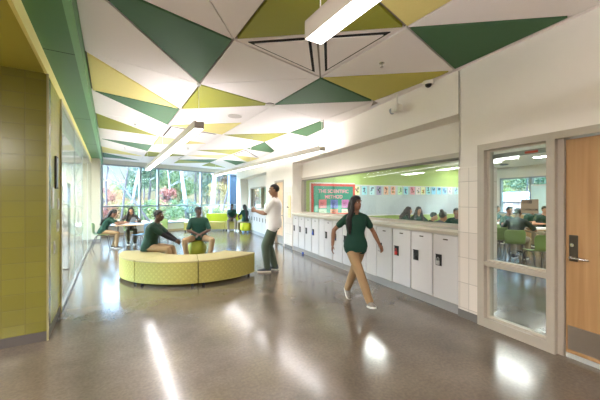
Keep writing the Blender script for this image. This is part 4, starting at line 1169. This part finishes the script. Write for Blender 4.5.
        b = [fp(x, y, -.084) for x, y in outl]; tp = [fp(x, y, -.058) for x, y in outl]
        MB().rings([b, tp], True).build('sole', SOLE, so, fix=True)
    # hair
    hm = MB(); hfw = base
    if hair == 'short':
        hm.ell(hpnt(0, -.022, .042), (.081 * k, .092 * k, .088 * k), 18, 12, M3=base); hm.ell(hpnt(0, .0, .075), (.070 * k, .080 * k, .052 * k), 16, 10, M3=base)
    elif hair == 'receding':
        hm.ell(hpnt(0, -.028, .030), (.080 * k, .084 * k, .080 * k), 18, 12, M3=base); hm.ell(hpnt(0, -.008, .070), (.068 * k, .080 * k, .050 * k), 16, 10, M3=base)
    elif hair == 'top':
        hm.ell(hpnt(0, -.020, .045), (.078 * k, .090 * k, .080 * k), 16, 10, M3=base)
        rnd = random.Random(3)
        for _ in range(16): hm.ell(hpnt(rnd.uniform(-.055, .055), rnd.uniform(-.06, .06), rnd.uniform(.09, .13)), (.026 * k, .026 * k, .026 * k), 8, 6)
    else:
        hm.ell(hpnt(0, -.020, .040), (.083 * k, .094 * k, .090 * k), 18, 12, M3=base); hm.ell(hpnt(0, -.004, .072), (.072 * k, .082 * k, .054 * k), 16, 10, M3=base)
        if hair == 'long':
            b0 = sp(.40) - F * .13 * k
            hm.tube([hpnt(0, -.07, .03), hpnt(0, -.085, -.06), sp(.47) - F * .10 * k, b0, sp(.28) - F * .125 * k], [.075 * k, .088 * k, .095 * k, .09 * k, .04 * k], 14)
            if hair_front:
                for q in ((1, -1) if hair_front is True else (hair_front,)):
                    hm.tube([hpnt(q * .066, .005, .05), hpnt(q * .082, .012, -.03), hpnt(q * .086, .005, -.10), sp(.43) + X * q * .13 * k + F * .085 * k, sp(.33) + X * q * .13 * k + F * .115 * k, sp(.20) + X * q * .12 * k + F * .115 * k], [.022 * k, .030 * k, .040 * k, .046 * k, .044 * k, .016 * k], 10)
        elif hair == 'braid':
            pts = [hpnt(0, -.08, .06), hpnt(0, -.12, -.01), hpnt(0, -.11, -.10), sp(.42) - F * .15 * k, sp(.25) - F * .165 * k, sp(.06) - F * .16 * k, sp(-.05) - F * .165 * k]
            hm.tube(pts, [.05 * k, .055 * k, .058 * k, .06 * k, .058 * k, .052 * k, .02 * k], 12)
        elif hair == 'braids':
            for q in (-.05, 0, .05):
                pts = [hpnt(q, -.07, .05), hpnt(q * 1.3, -.095, -.03), sp(.47) - F * .10 * k + X * q, sp(.34) - F * .14 * k + X * q * 1.5, sp(.15) - F * .13 * k + X * q * 1.6]
                hm.tube(pts, [.045 * k, .045 * k, .042 * k, .038 * k, .018 * k], 10)
        elif hair == 'bun':
            hm.ell(hpnt(0, -.05, .135), (.045 * k, .045 * k, .04 * k), 12, 8, M3=base)
    fuse(hm, 'hair', hairm, .008 * k if vox < .01 else .012 * k, t, it=2)
    # eyes, brows, mouth
    if fine:
        for q in (1, -1):
            e = MB().ell(hpnt(q * .031, .0765, .014), (.012 * k, .008 * k, .0075 * k), 10, 8, M3=base).build('eye', EYEW, t, smooth=True)
            MB().ell(hpnt(q * .031, .0835, .014), (.0055 * k, .003 * k, .0058 * k), 8, 6, M3=base).build('iris', EYED, e, smooth=True)
            MB().tube([hpnt(q * .014, .089, .034), hpnt(q * .033, .087, .040), hpnt(q * .050, .073, .034)], .0042 * k, 6).build('eyebrow', hairm, t)
        MB().ell(hpnt(0, .089, -.053), (.021 * k, .006 * k, .0045 * k), 10, 6, M3=base).ell(hpnt(0, .088, -.061), (.018 * k, .006 * k, .0048 * k), 10, 6, M3=base).build('lips', LIPS, t, smooth=True)
    return t

# the man standing, hands together in front of his chest
person('man in white polo and green trousers standing with hands together', RW(0, 0) * 0 + Vector((2.97, 5.92, 0)), (-.80, .60, 0), k=1.095, pel=(0, -.02, .995), lean=-2,
       hands=[(.075, .38, 1.275), (-.02, .39, 1.29)], poles=[(.5, -.5, -1), (-.5, -.5, -1)], palms=[(-1, 0, .2), (1, 0, .2)], curl=.9, head=(6, -3), feet=[(.10, -.02, .094), (-.10, .10, .094)], fyaw=(-12, 8),
       skin=SK2, shirt=POLOW, pants=PANTG, shoe=SHOEM, hair='receding', hairm=H_BLACK, sleeve=.72, hem=-.06, stout=1.12, loose=1.16)
# the girl walking towards the camera
person('girl with long dark hair walking in green polo and khaki trousers', (3.04, 3.39, 0), (-.36, -.93, 0), k=.935, pel=(0, .0, .845), lean=2, twist=-8, female=True,
       hands=[(.33, -.06, .86), (-.33, .10, .87)], poles=[(.6, -1, -.2), (-.6, -1, -.2)], palms=[(-1, .2, 0), (1, .3, 0)], curl=.35, head=(26, 3),
       feet=[(-.09, .34, .10), (-.0, -.36, .125)], knees=[(0, 1, 0), (0, 1, 0)], fyaw=(-4, 0), fpit=(14, -32), skin=SK2, shirt=POLO, pants=KHAKI, shoe=SHOEG, hair='long', hairm=H_BROWN, sleeve=.55, hem=-.075, hair_front=1)
# the man on the ball
person('young man in dark green shirt sitting on the green ball', (1.98, 8.26, 0), (-.26, -.96, 0), k=1.02, stout=1.1, pel=(0, 0, .545), lean=6, head=(38, 2),
       hands=[(.035, .27, .66), (-.05, .26, .65)], poles=[(1, -.1, -.1), (-1, -.1, -.1)], palms=[(-.6, 0, -1), (.6, 0, -1)], curl=.5, feet=[(.27, .30, .085), (-.27, .30, .085)], knees=[(.75, 1, .8), (-.75, 1, .8)], fyaw=(-18, 18),
       skin=SK1, shirt=POLO, pants=KHAKI, shoe=SHOEW, hair='short', sleeve=.82, hem=-.06)
# the boy on the ring bench
person('boy in green polo with black sleeves sitting on the curved bench', (.70, 7.15, 0), (.86, -.44, 0), k=1.0, stout=1.08, pel=(0, 0, .545), lean=17, head=(-6, 2),
       hands=[(.05, .57, .65), (-.07, .55, .65)], poles=[(.7, -.5, -.6), (-.7, -.5, -.6)], palms=[(-1, 0, -.4), (1, 0, -.4)], curl=.7, feet=[(.12, .50, .085), (-.12, .52, .085)], knees=[(.1, 1, 1), (-.1, 1, 1)],
       skin=SK1, shirt=POLOD, pants=KHAKI, shoe=SHOEB, hair='short', sleeve=.75, under=BLACKC, hem=-.08)
# girls at the study table
person('girl with long black braids in green polo at the study table', (-.18, 11.31, 0), (.96, -.12, 0), k=.96, pel=(0, -.02, .545), lean=30, female=True, head=(-14, -14), hands=[(.06, .60, .79), (-.20, .62, .79)], poles=[(.8, -.3, -.5), (-.8, -.3, -.5)],
       palms=[(-.2, 0, -1), (.2, 0, -1)], feet=[(.10, .36, .085), (-.08, .26, .085)], knees=[(.1, 1, .8), (-.1, 1, .8)], skin=SK2, shirt=POLO, pants=KHAKI, shoe=SHOEB, hair='braids', sleeve=.6, hem=-.06, vox=.010)
person('girl with loose dark hair in a dark hoodie at the study table', (.62, 12.42, 0), (.02, -1, 0), k=.95, pel=(0, 0, .545), lean=14, female=True, head=(4, -4), hands=[(.22, .42, .79), (-.16, .46, .79)], poles=[(.8, -.3, -.5), (-.8, -.3, -.5)],
       palms=[(-.2, 0, -1), (.2, 0, -1)], feet=[(.10, .40, .085), (-.10, .40, .085)], knees=[(.1, 1, .8), (-.1, 1, .8)], skin=SK3, shirt=HOOD, pants=OLIVEP, shoe=SHOEB, hair='long', sleeve=1.95, hem=-.06, vox=.010)
# far boy and girl on the lime seats
c = atz(231, 15.25)
person('boy in green polo sitting on the far lime sofa', (c + FV * .22) + RV * 0, (-.36 + .0, -1, 0), k=.98, pel=(0, 0, .545), lean=14, head=(10, 0), hands=[(.04, .40, .62), (-.04, .40, .63)], poles=[(.8, -.2, -.5), (-.8, -.2, -.5)], palms=[(-1, 0, -.3), (1, 0, -.3)], curl=.7,
       feet=[(.16, .42, .085), (-.16, .38, .085)], knees=[(.3, 1, .8), (-.3, 1, .8)], skin=SK1, shirt=POLO, pants=KHAKID, shoe=SHOEW, hair='top', sleeve=.6, hem=-.06, vox=.011)
c = atz(245.3, 14.45)
person('girl with very long black ponytail on the lime ottoman, back turned', c, (-.12, 1, 0), k=.97, pel=(0, 0, .55), lean=8, female=True, head=(10, 0), hands=[(.12, .38, .66), (-.14, .38, .66)], poles=[(.9, -.2, -.4), (-.9, -.2, -.4)], palms=[(0, 0, -1), (0, 0, -1)],
       feet=[(.12, .40, .085), (-.14, .42, .085)], knees=[(.2, 1, .8), (-.2, 1, .8)], skin=SK1, shirt=POLO, pants=KHAKID, shoe=SHOEW, hair='braid', sleeve=.6, hem=-.04, vox=.011)
# classroom students (seated)
def student(label, px, z, hd, **kw):
    a = dict(k=1.0, pel=(0, 0, .55), lean=16, hands=[(.14, .40, .80), (-.14, .40, .80)], poles=[(.9, -.2, -.4), (-.9, -.2, -.4)], palms=[(0, 0, -1), (0, 0, -1)], feet=[(.12, .36, .085), (-.12, .36, .085)],
             knees=[(.2, 1, .8), (-.2, 1, .8)], vox=.013, shirt=POLO, pants=KHAKID, hem=-.05)
    a.update(kw)
    return person(label, atz(px, z), hd, **a)
def stool_under(label, px, z, hd):
    make_chair(label, M_CHAIR, cg, atz(px, z), face(hd))
cam_d = -FV
H1 = RV * .75 - FV * .5
student('student with long brown hair behind the interior window, first from teal board', 402.5, 9.6, RV * .9 - FV * .3, female=True, hair='long', hairm=H_BROWN, skin=SK3)
student('student with brown hair and folded arms facing the interior window', 416, 9.75, -FV + RV * .1, female=True, hair='long', hairm=H_BROWN, skin=SK3)
student('student with cropped hair leaning low at the interior window', 423.5, 8.0, RV * .9 - FV * .2, k=.90, lean=26, hair='short', hairm=H_BROWN, skin=SK3)
student('student in grey sweater leaning over the table behind the window', 431.5, 7.15, RV * .85 + FV * .35, k=1.03, lean=34, hair='bun', hairm=H_GREYH, shirt=GREYS, sleeve=1.6, skin=SK3, hands=[(.16, .62, .79), (-.14, .5, .79)])
student('student in green polo beside the red basket near the tile pier', 455.5, 8.2, -FV - RV * .3, hair='short', skin=SK2)
student('student with dark curly hair facing the room behind the sidelight', 503.5, 9.15, RV * .3 - FV * .9, hair='top', skin=SK2)
student('student in dark top with turned back behind the sidelight', 514.5, 7.75, RV * .75 + FV * .6, k=1.04, lean=24, hair='short', shirt=mat('dark_top', (26, 38, 38), .8, var=.2), skin=SK2, sleeve=.8)
student('student facing the hall at the table, right of the room sign', 541.5, 9.6, -FV - RV * .2, k=1.03, hair='short', skin=SK3, shirt=POLOD)
student('student in green polo half hidden behind the room sign', 529, 10.4, -FV, hair='short', skin=SK2)
student('student at the far classroom table by the sidelight edge', 492, 11.2, RV * .5 - FV, hair='short', skin=SK2)
# ------------------------------------------------------------------ outdoors
def outdoor(name, mb, m):
    return struct(name, mb, m)
ext = MB(); ext.box(-60, 90, 15.5, 110, -.5, -.12).box(14, 90, -40, 15.5, -.5, -.12)
outdoor('ground', ext, M_SOIL)
LEAF = {}
def leafmat(name, rgb, var=.3):
    m = bpy.data.materials.new('leaf_' + name); m.use_nodes = True; n = m.node_tree; b = n.nodes['Principled BSDF']
    geo = n.nodes.new('ShaderNodeObjectInfo'); tx = n.nodes.new('ShaderNodeTexCoord'); ns = n.nodes.new('ShaderNodeTexNoise'); ns.inputs['Scale'].default_value = 1.4; ns.inputs['Detail'].default_value = 6
    c = tuple(v * .20 for v in lin(rgb)); mi = n.nodes.new('ShaderNodeMixRGB')
    mi.inputs['Color1'].default_value = tuple(v * (1 - var) for v in c) + (1,); mi.inputs['Color2'].default_value = tuple(min(1, v * (1 + var * 1.3)) for v in c) + (1,)
    n.links.new(tx.outputs['Object'], ns.inputs['Vector']); n.links.new(ns.outputs['Fac'], mi.inputs['Fac'])
    tr = n.nodes.new('ShaderNodeBsdfTranslucent'); mx = n.nodes.new('ShaderNodeMixShader'); mx.inputs[0].default_value = .4
    n.links.new(mi.outputs['Color'], b.inputs['Base Color']); n.links.new(mi.outputs['Color'], tr.inputs['Color']); b.inputs['Roughness'].default_value = .6
    n.links.new(b.outputs[0], mx.inputs[1]); n.links.new(tr.outputs[0], mx.inputs[2]); n.links.new(mx.outputs[0], n.nodes['Material Output'].inputs[0])
    LEAF[name] = m; return m
for nm, c in (('green', (112, 158, 92)), ('deep', (78, 128, 88)), ('lime', (168, 188, 96)), ('gold', (214, 192, 110)), ('orange', (214, 164, 110)), ('red', (206, 124, 110)), ('teal', (116, 162, 140))): leafmat(nm, c)
def leaves(rnd, blobs, n, size):
    mb = MB(); tot = sum(b[1] ** 2 for b in blobs)
    for (c, r, sq) in blobs:
        for _ in range(int(n * r * r / tot)):
            v = Vector((rnd.gauss(0, 1), rnd.gauss(0, 1), rnd.gauss(0, 1))).normalized() * r * rnd.uniform(.35, 1) ** .6
            p = Vector(c) + Vector((v.x, v.y, v.z * sq))
            a = Vector((rnd.gauss(0, 1), rnd.gauss(0, 1), rnd.gauss(0, .8))).normalized(); b = a.cross(Vector((rnd.gauss(0, 1), rnd.gauss(0, 1), rnd.gauss(0, 1)))).normalized()
            s = size * rnd.uniform(.6, 1.3)
            mb.add([p - a * s, p + b * s * .55, p + a * s, p - b * s * .55], [(0, 1, 2, 3)])
    return mb
def tree(label, loc, h, r, bark, lf, blobs, n, seed, lean=(0, 0), size=.10, group='trees outside the far window', branches=5):
    rnd = random.Random(seed)
    t = thing('tree', label, 'tree', loc, 0, group)
    top = Vector((lean[0], lean[1], h)); pts = [Vector((0, 0, -.2))]
    for i in range(1, 7): pts.append(top * i / 6 + Vector((rnd.uniform(-1, 1), rnd.uniform(-1, 1), 0)) * r * .8)
    tk = MB().tube(pts, [r * (1 - .8 * i / 6) for i in range(7)], 10).build('trunk', bark, t, smooth=True)
    for i in range(branches):
        f = rnd.uniform(.25, .9); p = top * f; a = rnd.uniform(0, 6.28); L = h * rnd.uniform(.12, .3)
        q = p + Vector((math.cos(a) * L, math.sin(a) * L, L * rnd.uniform(.4, 1.1)))
        MB().tube([p, lerp(p, q, .5) + Vector((0, 0, -.05 * L)), q], [r * .38 * (1 - f * .5), r * .24, r * .08], 6).build('branch', bark, t)
    if lf and n: leaves(rnd, blobs, n, size).build('foliage', LEAF[lf], t)
    return t
def crown(rnd, h, w, k=9, lo=.25): return [((rnd.uniform(-w, w), rnd.uniform(-w, w), h * rnd.uniform(lo, 1)), rnd.uniform(.45, .85) * w * .8, .8) for _ in range(k)]
# bare and birch trunks close to the glass
def G(px, z): p = atz(px, z); return Vector((p.x, p.y, -.12))
near = [(106, 24, 9, .10, 'BARK', None, (.1, 0), 'thin grey tree at the far window left edge'), (121, 23, 9, .09, 'BARK', None, (.5, .1), 'thin grey tree in the left window pane, near the braids girl'),
        (128.5, 26, 10, .13, 'BIRCH', None, (.9, .2), 'pale birch trunk leaning in the left window pane'), (134, 30, 10, .10, 'BIRCH', None, (.2, 0), 'pale birch trunk beside the first mullion'),
        (172, 30, 10, .09, 'BIRCH', None, (-.4, 0), 'thin birch trunk behind the wide middle pane'), (188, 27, 11, .20, 'BIRCH', None, (-.5, 0), 'broad white birch trunk in the wide middle pane'),
        (209, 26, 10, .17, 'BIRCH', None, (.5, 0), 'pale birch trunk right of the third mullion'), (213.5, 29, 10, .14, 'BIRCH', None, (.2, 0), 'second pale birch trunk right of the third mullion'), (221, 30, 9, .10, 'BARK', None, (.9, 0), 'grey leaning trunk in the last wide pane')]
for i, (px, z, h, r, bk_, lf, ln, lb) in enumerate(near):
    ln_ = RV * ln[0] * 2.4
    tree(lb, G(px, z), h, r, M_BARK if bk_ == 'BARK' else M_BIRCH, lf, [], 0, 40 + i, (ln_.x, ln_.y), branches=7)
# fallen leaning trunks crossing the left pane
for (xa, ya, xb, yb, z, r, lb) in ((106, 163, 137, 205, 22, .065, 'dark leaning trunk crossing the left window pane'), (118, 186, 136, 202, 25, .045, 'lower dark leaning trunk in the left window pane')):
    pa, pb = atz(xa, z, CAMH - (ya - 200) * z / FPX), atz(xb, z, CAMH - (yb - 200) * z / FPX)
    d = (pb - pa).normalized(); pe = pb + d * ((-.12 - pb.z) / d.z); ps = pa - d * 2
    t = thing('tree', lb, 'tree', (pe.x, pe.y, -.12), 0, 'trees outside the far window')
    MB().tube([Vector((0, 0, 0)), (pa - pe) * .5, pa - pe, ps - pe], [r * 1.3, r * 1.1, r * .8, r * .5], 8).build('trunk', M_BARK, t, smooth=True)
full = [(103, 34, 3.2, .9, 'red', 700, 'small red leaved tree at the left edge of the far window'), (112, 46, 3.2, 2.0, 'gold', 1200, 'low golden tree far behind the left pane'), (131, 44, 3.2, 2.0, 'orange', 1200, 'low orange tree far behind the left pane'),
        (150, 31, 9.5, 2.0, 'deep', 5200, 'tall dense green tree behind the narrow pane'), (144, 40, 8, 2.0, 'teal', 3000, 'blue green tree beside the first mullion'), (164, 29, 2.5, .8, 'red', 700, 'red leaved tree in the wide middle pane'),
        (169, 40, 9, 2.6, 'green', 4200, 'green tree behind the red one in the middle pane'), (181, 44, 10, 3.0, 'lime', 4200, 'yellow green tree behind the white birch'), (196, 38, 10, 2.6, 'green', 4600, 'green tree beside the third mullion'),
        (207, 42, 10, 2.6, 'teal', 3600, 'blue green tree behind the pale trunks'), (219, 36, 9.5, 2.3, 'gold', 4200, 'golden tree in the last wide pane'), (230, 40, 9, 2.3, 'orange', 3600, 'orange tree by the blue column'), (238, 46, 10, 3, 'lime', 3600, 'yellow green tree at the right window end'),
        (157, 50, 10, 3.2, 'lime', 3000, 'pale green tree far behind the second mullion'), (255, 44, 9, 3, 'green', 3000, 'green tree beyond the distant locker window'), (264, 40, 8, 2.6, 'lime', 3000, 'yellow green tree beyond the distant locker window'), (122, 60, 4.6, 2.6, 'green', 1800, 'green tree on the horizon of the left pane')]
for i, (px, z, h, w, lf, n, lb) in enumerate(full):
    rnd = random.Random(100 + i)
    tree(lb, G(px, z), h, .14, M_BARK, lf, crown(rnd, h, w, 12), int(n * 1.5), 200 + i, size=.06 + z * .0012, branches=9)
sh = [(104, 24, 'red'), (110, 27, 'gold'), (117, 25, 'orange'), (124, 28, 'green'), (131, 25, 'lime'), (138, 27, 'gold'), (145, 25, 'green'), (152, 28, 'deep'), (160, 25, 'lime'), (167, 27, 'red'), (175, 25, 'green'), (183, 28, 'lime'), (191, 26, 'teal'), (200, 28, 'gold'), (209, 30, 'green'), (218, 29, 'lime'), (227, 31, 'gold'), (236, 32, 'orange')]
for i, (px, z, lf) in enumerate(sh):
    rnd = random.Random(300 + i)
    where = ['left edge', 'first birch', 'braids girl', 'hoodie girl', 'first mullion', 'tablet', 'narrow pane', 'second mullion', 'boy on the bench', 'red tree', 'wide pane middle', 'white birch', 'man on the ball', 'third mullion', 'pale trunks', 'lime sofa', 'far boy', 'blue column'][i]
    t = thing('shrub', '%s leaved shrub outside the far window, in line with the %s' % (lf if lf not in ('deep', 'teal') else ('dark green' if lf == 'deep' else 'blue green'), where), 'shrub', G(px, z), 0, 'shrubs outside the far window')
    leaves(rnd, [((rnd.uniform(-.5, .5), rnd.uniform(-.5, .5), rnd.uniform(.3, 1.2)), rnd.uniform(.5, .8), .9) for _ in range(4)], 1500, .065).build('foliage', LEAF[lf], t)
    MB().tube([(0, 0, -.1), (.05, 0, .6), (.1, .1, 1.1)], [.03, .02, .01], 6).build('stem', M_BARK, t)
# beyond the classroom windows
for i, (px, z, h, w, lf, n, lb) in enumerate([(499, 40, 6, 2.2, 'lime', 3000, 'yellow green tree at the left of the classroom window'), (512, 60, 4.5, 2.4, 'teal', 1600, 'low pale tree far behind the classroom window'), (527, 38, 9, 2.4, 'deep', 3600, 'dark green tree behind the classroom window mullion'),
                                              (519, 44, 3.6, 2.2, 'gold', 2200, 'golden low tree behind the classroom window'), (541, 40, 9, 3, 'teal', 3000, 'blue green tree above the roller shade')]):
    rnd = random.Random(500 + i)
    tree(lb, G(px, z), h, .16, M_BARK, lf, crown(rnd, h, w, 9, .35), n, 600 + i, size=.14, group='trees outside the classroom', branches=4)
hc_ = G(508, 34)
t = thing('house', 'small grey roofed house seen through the classroom window', 'house', hc_, RA)
MB().box(-2.2, 2.2, -2.6, 2.6, 0, 1.55).build('walls', M_SIDING, t)
MB().add([(-2.5, -2.9, 1.5), (2.5, -2.9, 1.5), (2.5, 2.9, 1.5), (-2.5, 2.9, 1.5), (0, -2.9, 2.5), (0, 2.9, 2.5)], [(0, 1, 4), (2, 3, 5), (1, 2, 5, 4), (3, 0, 4, 5), (0, 3, 2, 1)]).build('roof', M_ROOF, t)
for y in (-1.5, 0, 1.5): MB().box(-2.24, -2.19, y - .35, y + .35, .7, 1.3).build('window', M_GREYP, t)
bpy.context.view_layer.update()
